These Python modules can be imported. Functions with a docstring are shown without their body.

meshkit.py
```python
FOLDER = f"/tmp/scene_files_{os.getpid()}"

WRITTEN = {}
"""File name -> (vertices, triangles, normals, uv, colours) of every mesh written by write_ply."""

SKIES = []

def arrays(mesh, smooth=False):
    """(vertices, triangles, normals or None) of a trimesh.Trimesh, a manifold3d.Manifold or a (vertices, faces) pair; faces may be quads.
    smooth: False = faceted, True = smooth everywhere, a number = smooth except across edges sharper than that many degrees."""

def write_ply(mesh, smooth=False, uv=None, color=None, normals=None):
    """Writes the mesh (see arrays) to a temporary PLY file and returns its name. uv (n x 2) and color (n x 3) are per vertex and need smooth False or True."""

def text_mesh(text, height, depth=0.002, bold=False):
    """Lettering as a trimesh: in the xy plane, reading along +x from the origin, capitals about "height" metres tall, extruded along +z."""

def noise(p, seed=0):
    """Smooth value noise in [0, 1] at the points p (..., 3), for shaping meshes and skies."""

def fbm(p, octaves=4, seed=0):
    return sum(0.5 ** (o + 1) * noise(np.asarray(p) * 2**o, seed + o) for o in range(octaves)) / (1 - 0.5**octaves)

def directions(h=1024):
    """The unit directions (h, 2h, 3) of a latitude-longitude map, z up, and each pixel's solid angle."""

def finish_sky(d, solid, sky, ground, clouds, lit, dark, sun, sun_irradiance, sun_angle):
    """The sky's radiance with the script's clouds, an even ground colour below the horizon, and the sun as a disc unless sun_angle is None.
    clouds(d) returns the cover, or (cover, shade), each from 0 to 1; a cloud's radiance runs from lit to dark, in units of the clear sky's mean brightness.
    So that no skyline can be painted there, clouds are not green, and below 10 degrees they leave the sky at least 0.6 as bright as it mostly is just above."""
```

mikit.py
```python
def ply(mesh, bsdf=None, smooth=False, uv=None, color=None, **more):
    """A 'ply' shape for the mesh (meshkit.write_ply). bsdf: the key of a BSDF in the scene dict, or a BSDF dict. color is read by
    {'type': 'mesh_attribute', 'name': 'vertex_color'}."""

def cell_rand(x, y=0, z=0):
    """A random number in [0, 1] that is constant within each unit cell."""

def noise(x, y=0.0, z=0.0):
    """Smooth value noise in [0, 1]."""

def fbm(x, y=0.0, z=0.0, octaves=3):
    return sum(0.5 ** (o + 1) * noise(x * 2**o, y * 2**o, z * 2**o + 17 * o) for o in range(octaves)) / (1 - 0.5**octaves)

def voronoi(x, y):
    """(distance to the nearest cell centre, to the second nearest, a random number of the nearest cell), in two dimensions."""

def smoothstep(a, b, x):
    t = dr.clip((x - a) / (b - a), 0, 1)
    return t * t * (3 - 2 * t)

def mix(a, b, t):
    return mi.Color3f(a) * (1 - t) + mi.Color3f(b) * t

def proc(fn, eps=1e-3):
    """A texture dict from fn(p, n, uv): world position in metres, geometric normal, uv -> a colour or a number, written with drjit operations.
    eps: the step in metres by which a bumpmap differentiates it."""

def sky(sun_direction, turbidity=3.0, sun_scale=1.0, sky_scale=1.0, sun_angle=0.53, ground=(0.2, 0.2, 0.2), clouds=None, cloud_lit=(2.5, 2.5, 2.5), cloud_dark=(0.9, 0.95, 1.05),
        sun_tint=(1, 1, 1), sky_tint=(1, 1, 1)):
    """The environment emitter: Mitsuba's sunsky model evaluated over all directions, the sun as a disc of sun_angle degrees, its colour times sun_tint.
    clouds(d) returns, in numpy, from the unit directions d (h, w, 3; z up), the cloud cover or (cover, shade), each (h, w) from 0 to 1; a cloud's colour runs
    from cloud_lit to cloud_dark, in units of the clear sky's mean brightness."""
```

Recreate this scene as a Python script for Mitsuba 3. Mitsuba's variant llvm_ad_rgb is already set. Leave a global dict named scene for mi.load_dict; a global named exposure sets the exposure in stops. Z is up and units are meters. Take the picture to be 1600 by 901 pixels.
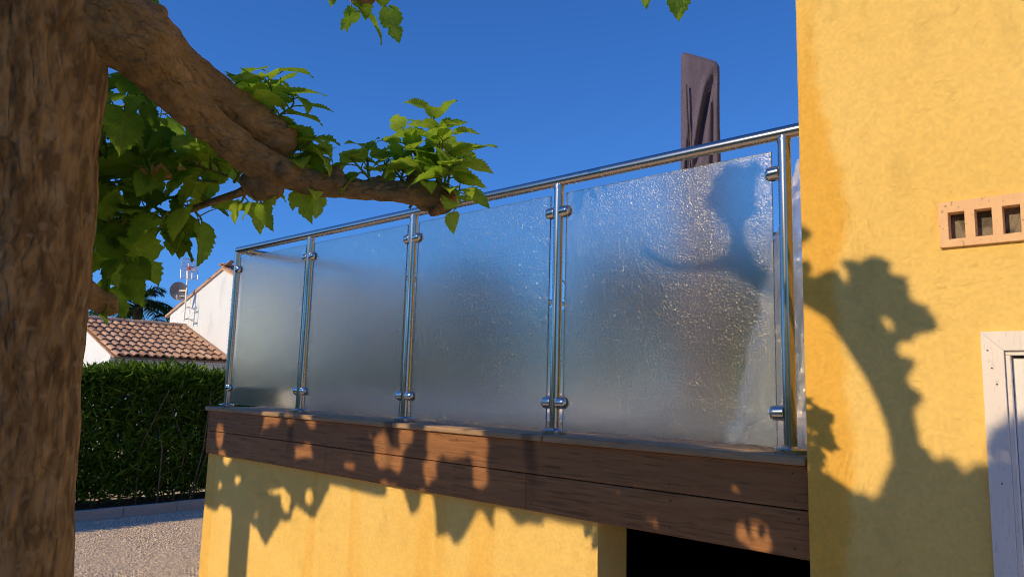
import math, random
import numpy as np, trimesh, manifold3d as m3
import drjit as dr
import mitsuba as mi
import mikit, meshkit
from mikit import proc, noise, fbm, smoothstep, mix, cell_rand

# ------------------------------------------------------------------ camera, sky, exposure
scene, labels = {}, {}
F_PX, YAW, PITCH, ROLL = 1135.548, 0.7437, 0.1343, 0.0286
CAM = np.array([0.0, -2.3246, 0.1835])          # deck top is z = 0, the railing stands on y = 0
FWD = np.array([-math.sin(YAW) * math.cos(PITCH), math.cos(YAW) * math.cos(PITCH), math.sin(PITCH)])
_r = np.array([math.cos(YAW), math.sin(YAW), 0.0]); _u = np.cross(_r, FWD)
RIGHT = math.cos(ROLL) * _r + math.sin(ROLL) * _u
UP = -math.sin(ROLL) * _r + math.cos(ROLL) * _u
T = mi.ScalarTransform4f
scene['camera'] = {'type': 'perspective', 'fov': math.degrees(2 * math.atan(800 / F_PX)), 'fov_axis': 'x', 'near_clip': 0.05, 'far_clip': 2000.0,
                   'to_world': T().look_at(origin=CAM.tolist(), target=(CAM + FWD).tolist(), up=UP.tolist())}
SUN = np.array([-0.27, -1.0, 0.5])              # towards the sun
scene['sky'] = mikit.sky(SUN.tolist(), turbidity=2.2, sky_tint=(0.47, 1.04, 2.05), sun_tint=(1.03, 0.965, 0.87), sun_scale=1.14, ground=(0.25, 0.23, 0.2))
exposure = 1.3
K, M = 0.27, 0.5                                # a shadow shifts by K to +x and M down for each metre in y
GZ = -1.4                                       # ground level

# ------------------------------------------------------------------ helpers
rng = np.random.default_rng(7)


def at(px, py, depth):
    return CAM + depth * (FWD + (px - 800) / F_PX * RIGHT - (py - 450.5) / F_PX * UP)


def number(key):
    if key not in scene:
        return key
    i = 1
    while f'{key}_{i:03d}' in scene:
        i += 1
    return f'{key}_{i:03d}'


def put(key, mesh, bsdf, smooth=False, label=None, category=None, group=None, kind=None, uv=None, color=None):
    key = number(key)
    scene[key] = mikit.ply(mesh, bsdf, smooth=smooth, uv=uv, color=color)
    tag(key, label, category, group, kind)
    return key


def tag(key, label=None, category=None, group=None, kind=None):
    d = {k: v for k, v in (('label', label), ('category', category), ('group', group), ('kind', kind)) if v}
    if d:
        labels.setdefault(key, {}).update(d)


def cbox(x0, x1, y0, y1, z0, z1, c=0.0):
    if c <= 0:
        m = trimesh.creation.box([x1 - x0, y1 - y0, z1 - z0]); m.apply_translation([(x0 + x1) / 2, (y0 + y1) / 2, (z0 + z1) / 2]); return m
    lo, hi = np.array([x0, y0, z0]), np.array([x1, y1, z1]); pts = []
    for sx in (0, 1):
        for sy in (0, 1):
            for sz in (0, 1):
                s = np.array([sx, sy, sz]); p = np.where(s == 0, lo, hi)
                for a in range(3):
                    q = p + np.where(s == 0, c, -c); q[a] = p[a]; pts.append(q)
    return trimesh.Trimesh(np.array(pts)).convex_hull


def cat(ms):
    return trimesh.util.concatenate(ms)


def tube(points, radii, n=10, caps=True):
    p = np.asarray(points, float); r = np.broadcast_to(radii, (len(p),)).astype(float)
    t = np.gradient(p, axis=0); t /= np.linalg.norm(t, axis=1, keepdims=True) + 1e-12
    a = np.cross(t[0], [0, 0, 1.0] if abs(t[0][2]) < 0.9 else [1.0, 0, 0]); V = []
    for i in range(len(p)):
        a = a - t[i] * (a @ t[i]); a /= np.linalg.norm(a); b = np.cross(t[i], a)
        ang = np.arange(n) * 2 * math.pi / n
        V.append(p[i] + r[i] * (np.cos(ang)[:, None] * a + np.sin(ang)[:, None] * b))
    V = np.vstack(V); Fc = []
    for i in range(len(p) - 1):
        for j in range(n):
            k = (j + 1) % n; A, B, C_, D_ = i * n + j, i * n + k, (i + 1) * n + k, (i + 1) * n + j
            Fc += [[A, B, C_], [A, C_, D_]]
    if caps:
        V = np.vstack([V, p[0], p[-1]]); o = len(p) * n; e = (len(p) - 1) * n
        for j in range(n):
            k = (j + 1) % n; Fc += [[o, k, j], [o + 1, e + j, e + k]]
    return trimesh.Trimesh(V, np.array(Fc), process=False)


def rod(p0, p1, r, n=12):
    return tube([p0, p1], [r, r], n)


def lathe_z(prof, n=32):
    """prof: list of (radius, z); a surface of revolution about z."""
    return trimesh.creation.revolve(np.array(prof, float), sections=n)


def moved(m, v):
    m = m.copy(); m.apply_translation(v); return m


def frame(o, y, z):
    y = np.asarray(y, float); y = y / np.linalg.norm(y); z = np.asarray(z, float); z = z - y * (z @ y); z /= np.linalg.norm(z) + 1e-9
    X = np.eye(4); X[:3, 0] = np.cross(y, z); X[:3, 1] = y; X[:3, 2] = z; X[:3, 3] = o; return X


# ------------------------------------------------------------------ materials
def rgb(*c):
    return {'type': 'rgb', 'value': list(c)}


def two(b):
    return {'type': 'twosided', 'bsdf': b}


def matte(color, rough=0.8, spec=0.3, bump=None, scale=0.001, eps=1e-3):
    b = {'type': 'principled', 'base_color': color, 'roughness': rough, 'specular': spec}
    if bump is not None:
        b = {'type': 'bumpmap', 'arbitrary': proc(bump, eps), 'scale': scale, 'bsdf': b}
    return two(b)


def stucco_h(p, n, uv):
    # sprayed and scraped render: fine grain with short slanted trowel gouges
    a, z = p.x + 0.9 * p.y, p.z
    w = noise(a * 9, z * 9, 3.0) * 2.4
    ang = 1.6 * (noise(a * 3.1, z * 3.1, 7.0) - 0.5)
    b = z - (0.25 + ang) * a
    g = noise(a * 62 + 2 * w, b * 190 + w, 5.0)
    gou = smoothstep(0.66, 0.92, g) * smoothstep(0.40, 0.62, noise(a * 37, z * 41, 9.0))
    grain = fbm(a * 150, z * 150, p.y * 150, 3)
    return 1.3 * grain - 0.8 * gou + 0.45 * noise(a * 40 + w, z * 52, 2.0) + 0.35 * noise(a * 7, z * 7, 1.0)


def stucco_c(p, n, uv):
    base = mix((0.78, 0.570, 0.180), (0.755, 0.540, 0.158), smoothstep(0.3, 0.75, fbm(p.x * 3, p.z * 3, p.y, 4)))
    base = base * (0.93 + 0.13 * noise(p.x * 120, p.z * 120, p.y * 120))
    # damp streaks: along the house corner, and runs under the deck boards
    wob = 0.05 * (noise(p.z * 4, 1.0, 2.0) - 0.5) + 0.02 * (noise(p.z * 19, 4.0, 2.0) - 0.5)
    house = p.x > -0.835
    wid = 0.05 + 0.06 * smoothstep(1.15, 0.75, p.z) + wob
    st = dr.select(house, 0.9 * (1 - smoothstep(wid - 0.022, wid + 0.022, p.x + 0.83)) * smoothstep(1.7, 1.05, p.z), 0.0)
    r1 = smoothstep(0.58, 0.78, noise(p.x * 5.5 + 0.04 * noise(p.z * 6), 2.0, 0.5) * (0.75 + 0.5 * noise(p.x * 23, p.z * 0.8)))
    st2 = dr.select(house, 0.0, 0.42 * r1)
    base = mix(base, base * mi.Color3f(0.94, 0.77, 0.42), dr.maximum(st, st2))
    dirt = smoothstep(0.62, 0.85, fbm(p.x * 11, p.z * 5, p.y * 9, 3)) * 0.07
    return base * (1 - dirt)


scene['stucco'] = matte(proc(stucco_c), 0.9, 0.15, stucco_h, 0.0018)


def wood_fn(c1, c2, c3, sc=1.0):
    def fn(p, n, uv):
        b = cell_rand(dr.floor((p.z + 0.0005) / 0.1437 + 50), 1.0, dr.floor(p.y * 7))
        x, z = p.x + b * 7, p.z * 1.0 + p.y * 0.8
        g = fbm(x * 5, z * 90 + 5 * noise(x * 2.2, z * 9), b * 9, 4)
        fine = noise(x * 30, z * 420, p.y * 300)
        c = mix(c1, c2, smoothstep(0.3, 0.72, g))
        c = mix(c, c3, smoothstep(0.5, 0.8, fbm(p.x * 1.7, p.z * 6, p.y * 6, 3)) * 0.55)
        dark = smoothstep(0.68, 0.9, noise(x * 9, z * 160, 4.0)) * 0.35
        run = 0.0
        for xs in (-3.72, -2.83, -1.93):
            run = run + smoothstep(0.05, 0.01, dr.abs(p.x - xs + 0.02 * (noise(p.z * 14, xs) - 0.5))) * smoothstep(-0.33, -0.05, p.z)
        return c * (0.88 + 0.22 * fine) * (0.86 + 0.28 * b) * (1 - dark) * (1 - 0.5 * dr.select(p.y < -0.05, run, 0.0))
    return fn


def wood_h(p, n, uv):
    return noise(p.x * 14, (p.z + p.y) * 500, 3.0) + 1.5 * smoothstep(0.6, 0.9, noise(p.x * 6, (p.z + p.y) * 170, 3.0))


scene['wood'] = matte(proc(wood_fn((0.29, 0.138, 0.052), (0.235, 0.106, 0.039), (0.255, 0.134, 0.056))), 0.62, 0.35, wood_h, 0.00035, 4e-4)
scene['deck_wood'] = matte(proc(wood_fn((0.38, 0.265, 0.155), (0.31, 0.21, 0.12), (0.37, 0.29, 0.185))), 0.7, 0.35, wood_h, 0.0004, 4e-4)
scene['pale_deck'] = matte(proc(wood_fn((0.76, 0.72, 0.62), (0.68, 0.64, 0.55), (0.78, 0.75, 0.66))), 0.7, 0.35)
scene['steel'] = two({'type': 'roughconductor', 'material': 'none', 'specular_reflectance': rgb(0.64, 0.605, 0.56), 'alpha': 0.028, 'distribution': 'ggx'})
scene['chrome'] = two({'type': 'roughconductor', 'material': 'none', 'specular_reflectance': rgb(0.70, 0.69, 0.67), 'alpha': 0.018, 'distribution': 'ggx'})
scene['rubber'] = matte(rgb(0.015, 0.015, 0.016), 0.5)
scene['dark_metal'] = matte(rgb(0.06, 0.055, 0.05), 0.5)


scene['frosted_glass'] = {'type': 'principledthin', 'base_color': proc(lambda p, n, uv: mi.Color3f(0.92, 0.965, 0.86) * (0.93 + 0.10 * noise((p.x + p.y) * 240, p.z * 240, 3.0))),
                          'roughness': 0.29, 'spec_trans': 0.98, 'diff_trans': 2.0, 'eta': 1.5}
scene['glass_edge'] = matte(rgb(0.16, 0.30, 0.30), 0.25, 0.6)
scene['white_paint'] = matte(proc(lambda p, n, uv: mi.Color3f(0.78, 0.76, 0.73) * (0.9 + 0.1 * fbm(p.x * 20, p.z * 3, p.y * 20)) *
                                  (1 - 0.10 * smoothstep(0.78, 0.86, noise(p.x * 300, p.z * 60, 3.0)))), 0.55, 0.4,
                             lambda p, n, uv: noise(p.x * 300, p.z * 18, p.y * 300), 0.0004)
scene['door_paint'] = matte(proc(lambda p, n, uv: mi.Color3f(0.74, 0.745, 0.76) * (0.94 + 0.08 * fbm(p.x * 8, p.z * 4, 1))), 0.45, 0.4)
scene['terracotta'] = matte(proc(lambda p, n, uv: mix((0.74, 0.47, 0.26), (0.78, 0.54, 0.29), fbm(p.x * 30, p.z * 30, p.y * 30)) *
                                 (1 - 0.4 * smoothstep(0.66, 0.8, noise(p.x * 130, p.z * 130, p.y * 90)))), 0.85, 0.2,
                            lambda p, n, uv: fbm(p.x * 250, p.z * 250, p.y * 250), 0.0006)


def mesh_c(p, n, uv):
    wx, wz = dr.abs(dr.sin(p.x * 1250)), dr.abs(dr.sin(p.z * 1250))
    wire = dr.maximum(wx, wz)
    dust = smoothstep(0.35, 0.75, noise(p.x * 40, p.z * 26, 2.0) + 0.5 * smoothstep(0.67, 0.6, p.z) * noise(p.x * 60, p.z * 60, 5.0))
    return mix((0.03, 0.027, 0.022), (0.32, 0.28, 0.22), smoothstep(0.75, 0.95, wire) * (0.35 + 0.65 * dust))


scene['insect_mesh'] = matte(proc(mesh_c), 0.7)


def bark_uv(p):
    a = dr.atan2(p.y + 2.03, p.x + 1.375 + 0.06 * p.z) * 0.14
    w1 = fbm(p.x * 14, p.y * 14, p.z * 9, 3) - 0.5
    return a * 46 + 2.2 * w1, p.z * 15 + 2.0 * (fbm(p.x * 11, p.y * 11, p.z * 11 + 5, 2) - 0.5) + 0.35 * a * 46


def bark_c(p, n, uv):
    u, v = bark_uv(p)
    d, e, r = mikit.voronoi(u, v)
    s = fbm(p.x * 85 + p.y * 30, p.y * 85, p.z * 20, 4)
    c = mix((0.090, 0.062, 0.032), (0.205, 0.148, 0.078), smoothstep(0.30, 0.70, s))
    c = c * (0.88 + 0.24 * r)
    c = mix(c, (0.20, 0.165, 0.115), smoothstep(0.58, 0.8, fbm(p.x * 17, p.y * 17, p.z * 9, 3)) * 0.55)
    c = mix(c, (0.235, 0.13, 0.045), smoothstep(0.6, 0.85, fbm(p.x * 30, p.y * 30, p.z * 6 + 9, 3)) * 0.55)
    c = mix(c, (0.05, 0.034, 0.02), (1 - smoothstep(0.02, 0.13, e - d)) * 0.28 * smoothstep(0.35, 0.6, noise(p.x * 20, p.y * 20, p.z * 20)))
    lich = smoothstep(0.64, 0.76, fbm(p.x * 60, p.y * 60, p.z * 60, 2))
    return mix(c, (0.25, 0.22, 0.16), lich * 0.3)


def bark_h(p, n, uv):
    u, v = bark_uv(p)
    d, e, r = mikit.voronoi(u, v)
    plate = smoothstep(0.0, 0.22, e - d)
    s = fbm(p.x * 90 + p.y * 30, p.y * 90, p.z * 26, 3)
    return 0.42 * plate + 0.30 * r + 1.3 * s + 0.8 * noise(p.x * 210, p.y * 210, p.z * 120)


scene['bark'] = matte(proc(bark_c), 0.85, 0.2, bark_h, 0.0040)
scene['limb_bark'] = matte(proc(lambda p, n, uv: mix((0.105, 0.075, 0.036), (0.255, 0.185, 0.092), fbm(p.x * 45, p.y * 45, p.z * 45, 4)) * (0.8 + 0.35 * fbm(p.x * 11, p.y * 11, p.z * 11, 2)) * (0.85 + 0.3 * noise(p.x * 230, p.y * 230, p.z * 230))), 0.8, 0.25,
                           lambda p, n, uv: fbm(p.x * 60, p.y * 60, p.z * 60, 4) + 0.5 * noise(p.x * 190, p.y * 190, p.z * 190) + 0.8 * smoothstep(0.45, 0.62, fbm(p.x * 38, p.y * 38, p.z * 70, 3)), 0.0055)
scene['cut_wood'] = matte(proc(lambda p, n, uv: mix((0.10, 0.06, 0.035), (0.30, 0.19, 0.10), fbm(p.x * 60, p.y * 60, p.z * 60, 3))), 0.9, 0.1,
                          lambda p, n, uv: fbm(p.x * 120, p.y * 120, p.z * 120, 3), 0.005)


def leaf_fn(ca, cb, vein):
    def fn(p, n, uv):
        u, v = dr.abs(uv.x), uv.y
        mid = 1 - smoothstep(0.012, 0.045, u)
        q = (v - u * 0.55) * 8.0
        side = (1 - smoothstep(0.03, 0.13, dr.abs(q - dr.floor(q) - 0.5))) * smoothstep(0.95, 0.4, u) * 0.75
        c = mix(ca, cb, fbm(p.x * 26, p.y * 26, p.z * 26, 2))
        return mix(c, vein, dr.maximum(mid, side) * 0.6) * (0.88 + 0.24 * noise(p.x * 90, p.y * 90, p.z * 90))
    return fn


def leaf_bsdf(ca, cb, vein, dt=0.85, rough=0.42):
    return {'type': 'principledthin', 'base_color': proc(leaf_fn(ca, cb, vein)), 'roughness': rough, 'diff_trans': dt, 'spec_trans': 0.0, 'eta': 1.4}


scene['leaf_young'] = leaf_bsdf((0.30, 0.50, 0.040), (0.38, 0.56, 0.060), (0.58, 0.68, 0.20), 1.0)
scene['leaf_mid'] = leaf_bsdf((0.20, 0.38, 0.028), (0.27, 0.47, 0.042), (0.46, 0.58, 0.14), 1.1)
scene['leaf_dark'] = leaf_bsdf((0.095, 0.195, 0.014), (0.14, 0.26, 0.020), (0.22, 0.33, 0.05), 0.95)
scene['shoot_green'] = matte(rgb(0.13, 0.20, 0.04), 0.5)


def hedge_fn(p, n, uv):
    return mix((0.045, 0.105, 0.014), (0.16, 0.28, 0.03), cell_rand(dr.floor(uv.x * 997), 3.0, 1.0)) * (0.85 + 0.3 * noise(p.x * 3, p.y * 3, p.z * 3))


scene['hedge_leaf'] = {'type': 'principledthin', 'base_color': proc(hedge_fn), 'roughness': 0.4, 'diff_trans': 0.7, 'eta': 1.4}
scene['tree_leaf'] = {'type': 'principledthin', 'base_color': proc(lambda p, n, uv: mix((0.022, 0.050, 0.012), (0.07, 0.12, 0.026), cell_rand(dr.floor(uv.x * 997), 5.0, 1.0))), 'roughness': 0.5, 'diff_trans': 0.6, 'eta': 1.4}
scene['hedge_stem'] = matte(rgb(0.17, 0.13, 0.08), 0.8)


def gravel_c(p, n, uv):
    d, e, r = mikit.voronoi(p.x * 75, p.y * 75)
    c = mix((0.58, 0.50, 0.375), (0.80, 0.70, 0.535), r)
    c = mix(c, (0.19, 0.175, 0.16), smoothstep(0.82, 0.95, cell_rand(dr.floor(p.x * 75), dr.floor(p.y * 75), 4.0)))
    return c * (0.72 + 0.28 * smoothstep(0.0, 0.35, e - d)) * (0.86 + 0.28 * fbm(p.x * 1.3, p.y * 1.3, 2.0, 4))


def gravel_h(p, n, uv):
    d, e, r = mikit.voronoi(p.x * 75, p.y * 75)
    return (1 - d) + 0.5 * r + 6 * fbm(p.x * 2.5, p.y * 2.5, 1.0, 3)


scene['gravel_ground'] = matte(proc(gravel_c), 0.9, 0.2, gravel_h, 0.006, 2e-3)
scene['pebble'] = matte(proc(lambda p, n, uv: mix((0.50, 0.43, 0.33), (0.86, 0.76, 0.60), cell_rand(dr.floor(uv.x * 997), 2.0, 1.0))), 0.85, 0.2)
scene['kerb_stone'] = matte(proc(lambda p, n, uv: mix((0.42, 0.39, 0.33), (0.52, 0.48, 0.41), fbm(p.x * 4, p.y * 4, p.z * 9, 4)) * (0.85 + 0.2 * noise(p.x * 90, p.y * 90, p.z * 90))), 0.85, 0.2,
                            lambda p, n, uv: fbm(p.x * 140, p.y * 140, p.z * 140, 2), 0.002)
scene['soil'] = matte(proc(lambda p, n, uv: mix((0.05, 0.036, 0.025), (0.10, 0.075, 0.05), fbm(p.x * 14, p.y * 14, p.z * 14))), 0.95, 0.1)
scene['white_render'] = matte(proc(lambda p, n, uv: mi.Color3f(0.72, 0.81, 0.87) * (0.93 + 0.07 * fbm(p.x * 1.5, p.z * 1.5, p.y * 1.5, 4)) *
                                   (1 - 0.12 * smoothstep(0.55, 0.8, fbm(p.y * 5, p.z * 1.2, p.x * 5, 3)))), 0.9, 0.1)
for i_, (a_, b_) in enumerate([((0.42, 0.265, 0.17), (0.53, 0.36, 0.245)), ((0.48, 0.31, 0.205), (0.58, 0.42, 0.30)), ((0.33, 0.20, 0.13), (0.44, 0.29, 0.20)), ((0.52, 0.38, 0.28), (0.44, 0.29, 0.21))]):
    scene[f'roof_clay_{"abcd"[i_]}'] = matte(proc(lambda p, n, uv, a_=a_, b_=b_: mix(a_, b_, fbm(p.x * 5, p.y * 5, p.z * 5, 3)) * (1 - 0.45 * smoothstep(0.6, 0.8, fbm(p.x * 9, p.y * 9, p.z * 9, 3)))), 0.85, 0.2)
scene['gutter_zinc'] = matte(rgb(0.30, 0.31, 0.32), 0.45, 0.5)
scene['aluminium'] = two({'type': 'roughconductor', 'material': 'none', 'specular_reflectance': rgb(0.78, 0.78, 0.78), 'alpha': 0.35})
scene['dish_grey'] = matte(rgb(0.20, 0.20, 0.21), 0.5)
scene['red_plastic'] = matte(rgb(0.45, 0.06, 0.03), 0.5)
scene['fabric'] = matte(proc(lambda p, n, uv: mi.Color3f(0.100, 0.090, 0.145) * (0.9 + 0.2 * fbm(p.x * 9, p.y * 9, p.z * 9, 3))), 0.75, 0.25,
                        lambda p, n, uv: fbm(p.x * 20, p.y * 20, p.z * 7, 2), 0.002)


def film_h(p, n, uv):
    a = noise(p.x * 16 + p.z * 6, p.z * 9, p.y * 16)
    b = noise(p.x * 45 - p.z * 15, p.z * 25, p.y * 45 + 4)
    return 1 - dr.abs(a - 0.5) * 2 + 0.6 * (1 - dr.abs(b - 0.5) * 2)


scene['plastic_film'] = {'type': 'blendbsdf', 'weight': 0.70, 'bsdf_0': {'type': 'thindielectric', 'int_ior': 1.5},
                         'bsdf_1': {'type': 'bumpmap', 'arbitrary': proc(film_h, 1e-3), 'scale': 0.014,
                                    'bsdf': {'type': 'principledthin', 'base_color': rgb(0.95, 0.96, 0.95), 'roughness': 0.22, 'diff_trans': 1.3, 'spec_trans': 0.3, 'eta': 1.8}}}
scene['dark_concrete'] = matte(rgb(0.22, 0.20, 0.18), 0.9, 0.1)
scene['palm_leaf'] = {'type': 'principledthin', 'base_color': rgb(0.045, 0.085, 0.022), 'roughness': 0.4, 'diff_trans': 0.5, 'eta': 1.4}
scene['palm_trunk'] = matte(rgb(0.12, 0.085, 0.055), 0.9)

# ------------------------------------------------------------------ ground
g = trimesh.Trimesh(np.array([[-900, -900, GZ], [900, -900, GZ], [900, 900, GZ], [-900, 900, GZ]], float), [[0, 1, 2], [0, 2, 3]], process=False)
put('gravel_yard', g, 'gravel_ground', kind='structure', label='pale grey gravel yard in front of the yellow house')
n_p = 46000
ico = trimesh.creation.icosphere(subdivisions=0)
pv, pf = ico.vertices, ico.faces
px_ = rng.uniform(-8.88, -4.0, n_p); py_ = rng.uniform(-0.9, 2.4, n_p)
ok_ = ~((px_ > -4.78) & (py_ > -0.1)); px_, py_ = px_[ok_], py_[ok_]
sz = rng.uniform(0.004, 0.0115, len(px_))
sc_ = sz[:, None, None] * rng.uniform(0.6, 1.3, (len(px_), 1, 3)) * np.array([1, 1, 0.7])
vv = pv[None] * sc_ * rng.uniform(0.8, 1.2, (len(px_), len(pv), 1)) + np.stack([px_, py_, np.full(len(px_), GZ + 0.002)], 1)[:, None]
ff = (pf[None] + (np.arange(len(px_)) * len(pv))[:, None, None]).reshape(-1, 3)
put('loose_gravel', (vv.reshape(-1, 3), ff), 'pebble', uv=np.repeat(np.stack([rng.random(len(px_)), rng.random(len(px_))], 1), len(pv), 0),
    kind='stuff', label='loose pale stones strewn over the gravel yard', category='gravel')
# planting bed behind the kerb
put('planting_bed', cbox(-9.9, -8.975, -6, 7, GZ - 0.1, GZ + 0.06), 'soil', kind='structure', label='dark soil strip at the foot of the hedge')

# ------------------------------------------------------------------ kerb
y = -5.0
kk = []
while y < 6.5:
    kk.append(put('garden_kerb__kerb_block', cbox(-8.972, -8.91, y, y + 0.60 - 0.006, GZ - 0.15, GZ + 0.118 + rng.uniform(-0.003, 0.003), 0.005), 'kerb_stone'))
    y += 0.60
tag('garden_kerb', 'low pale concrete kerb between the gravel and the hedge', 'kerb')

# ------------------------------------------------------------------ yellow house with door and vent
HX, HY = -0.83, -0.115
DX0, DX1, DZ1 = -0.318, 0.60, 0.312            # door opening
VX0, VX1, VZ0, VZ1 = -0.456, -0.146, 0.588, 0.711
NV = 4
house = m3.Manifold.cube([4.4, 6.6, 4.9]).translate([HX, HY, GZ])
house -= m3.Manifold.cube([DX1 - DX0, 0.16, DZ1 - GZ + 0.2]).translate([DX0, HY - 0.05, GZ - 0.2])
house -= m3.Manifold.cube([VX1 - VX0 - 0.006, 0.12, VZ1 - VZ0 - 0.006]).translate([VX0 + 0.003, HY - 0.05, VZ0 + 0.003])
put('yellow_house__wall', house, 'stucco')
tag('yellow_house', 'yellow rendered house with a white door and small clay vent right of the deck', 'house')
hv = m3.Manifold.cube([VX1 - VX0, 0.052, VZ1 - VZ0]).translate([VX0, HY - 0.012, VZ0])
cells = []
for i in range(NV):
    cx = -0.4145 + i * 0.0615
    cells.append((cx - 0.0195, cx + 0.0195))
    hv -= m3.Manifold.cube([0.039, 0.2, 0.073]).translate([cx - 0.0195, HY - 0.1, 0.6085])
put('yellow_house__vent', hv, 'terracotta', label='cream clay vent block with square holes')
for a, b in cells:
    put('yellow_house__vent__insect_mesh', cbox(a + 0.001, b - 0.001, HY + 0.024, HY + 0.027, 0.6095, 0.6805), 'insect_mesh')
    put('yellow_house__vent__web_fluff', tube([(a + 0.001 + (b - a) * t, HY + 0.021, 0.6105 + 0.003 * math.sin(9 * t + a * 300)) for t in np.linspace(0, 1, 8)[1:-1]], 0.0018, 5), 'insect_mesh')


def poly_prism(pts, y0, y1):
    """pts: outline in (x, z), counter-clockwise seen from -y; a prism from y0 to y1."""
    import shapely.geometry as sg
    m = trimesh.creation.extrude_polygon(sg.Polygon(pts), y1 - y0, engine='earcut')
    v = m.vertices.copy(); m.vertices = np.stack([v[:, 0], y0 + v[:, 2], v[:, 1]], 1); m.invert(); m.fix_normals(); return m


fx0, fz1 = -0.374, 0.358
put('yellow_house__door_casing', poly_prism([(fx0, GZ), (fx0 + 0.048, GZ), (fx0 + 0.048, fz1 - 0.048), (fx0, fz1)], HY - 0.016, HY + 0.03), 'white_paint')
put('yellow_house__door_casing', poly_prism([(fx0 + 0.0008, fz1), (fx0 + 0.0488, fz1 - 0.048), (0.62, fz1 - 0.048), (0.668, fz1)], HY - 0.015, HY + 0.03), 'white_paint')
put('yellow_house__door_casing', poly_prism([(0.62, GZ), (0.668, GZ), (0.668, fz1 - 0.001), (0.62, fz1 - 0.049)], HY - 0.016, HY + 0.03), 'white_paint')
put('yellow_house__door_stop', cbox(fx0 + 0.0485, fx0 + 0.060, HY - 0.006, HY + 0.05, GZ, fz1 - 0.0605, 0.001), 'white_paint')
put('yellow_house__door_stop', cbox(fx0 + 0.0485, 0.62, HY - 0.006, HY + 0.05, fz1 - 0.060, fz1 - 0.0485, 0.001), 'white_paint')
put('yellow_house__door', cbox(fx0 + 0.0615, 0.615, HY + 0.012, HY + 0.05, GZ + 0.02, fz1 - 0.066, 0.002), 'door_paint', label='plain white door panel set back in its frame')
nl = []
for (px, pz) in [(0.010, 0.31), (0.017, 0.265), (0.026, 0.225), (0.024, -0.02)]:
    put('yellow_house__door_casing__nail', moved(trimesh.creation.icosphere(subdivisions=1, radius=0.0022), [fx0 + px + 0.004, HY - 0.0165, pz]), 'dark_metal')

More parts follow.
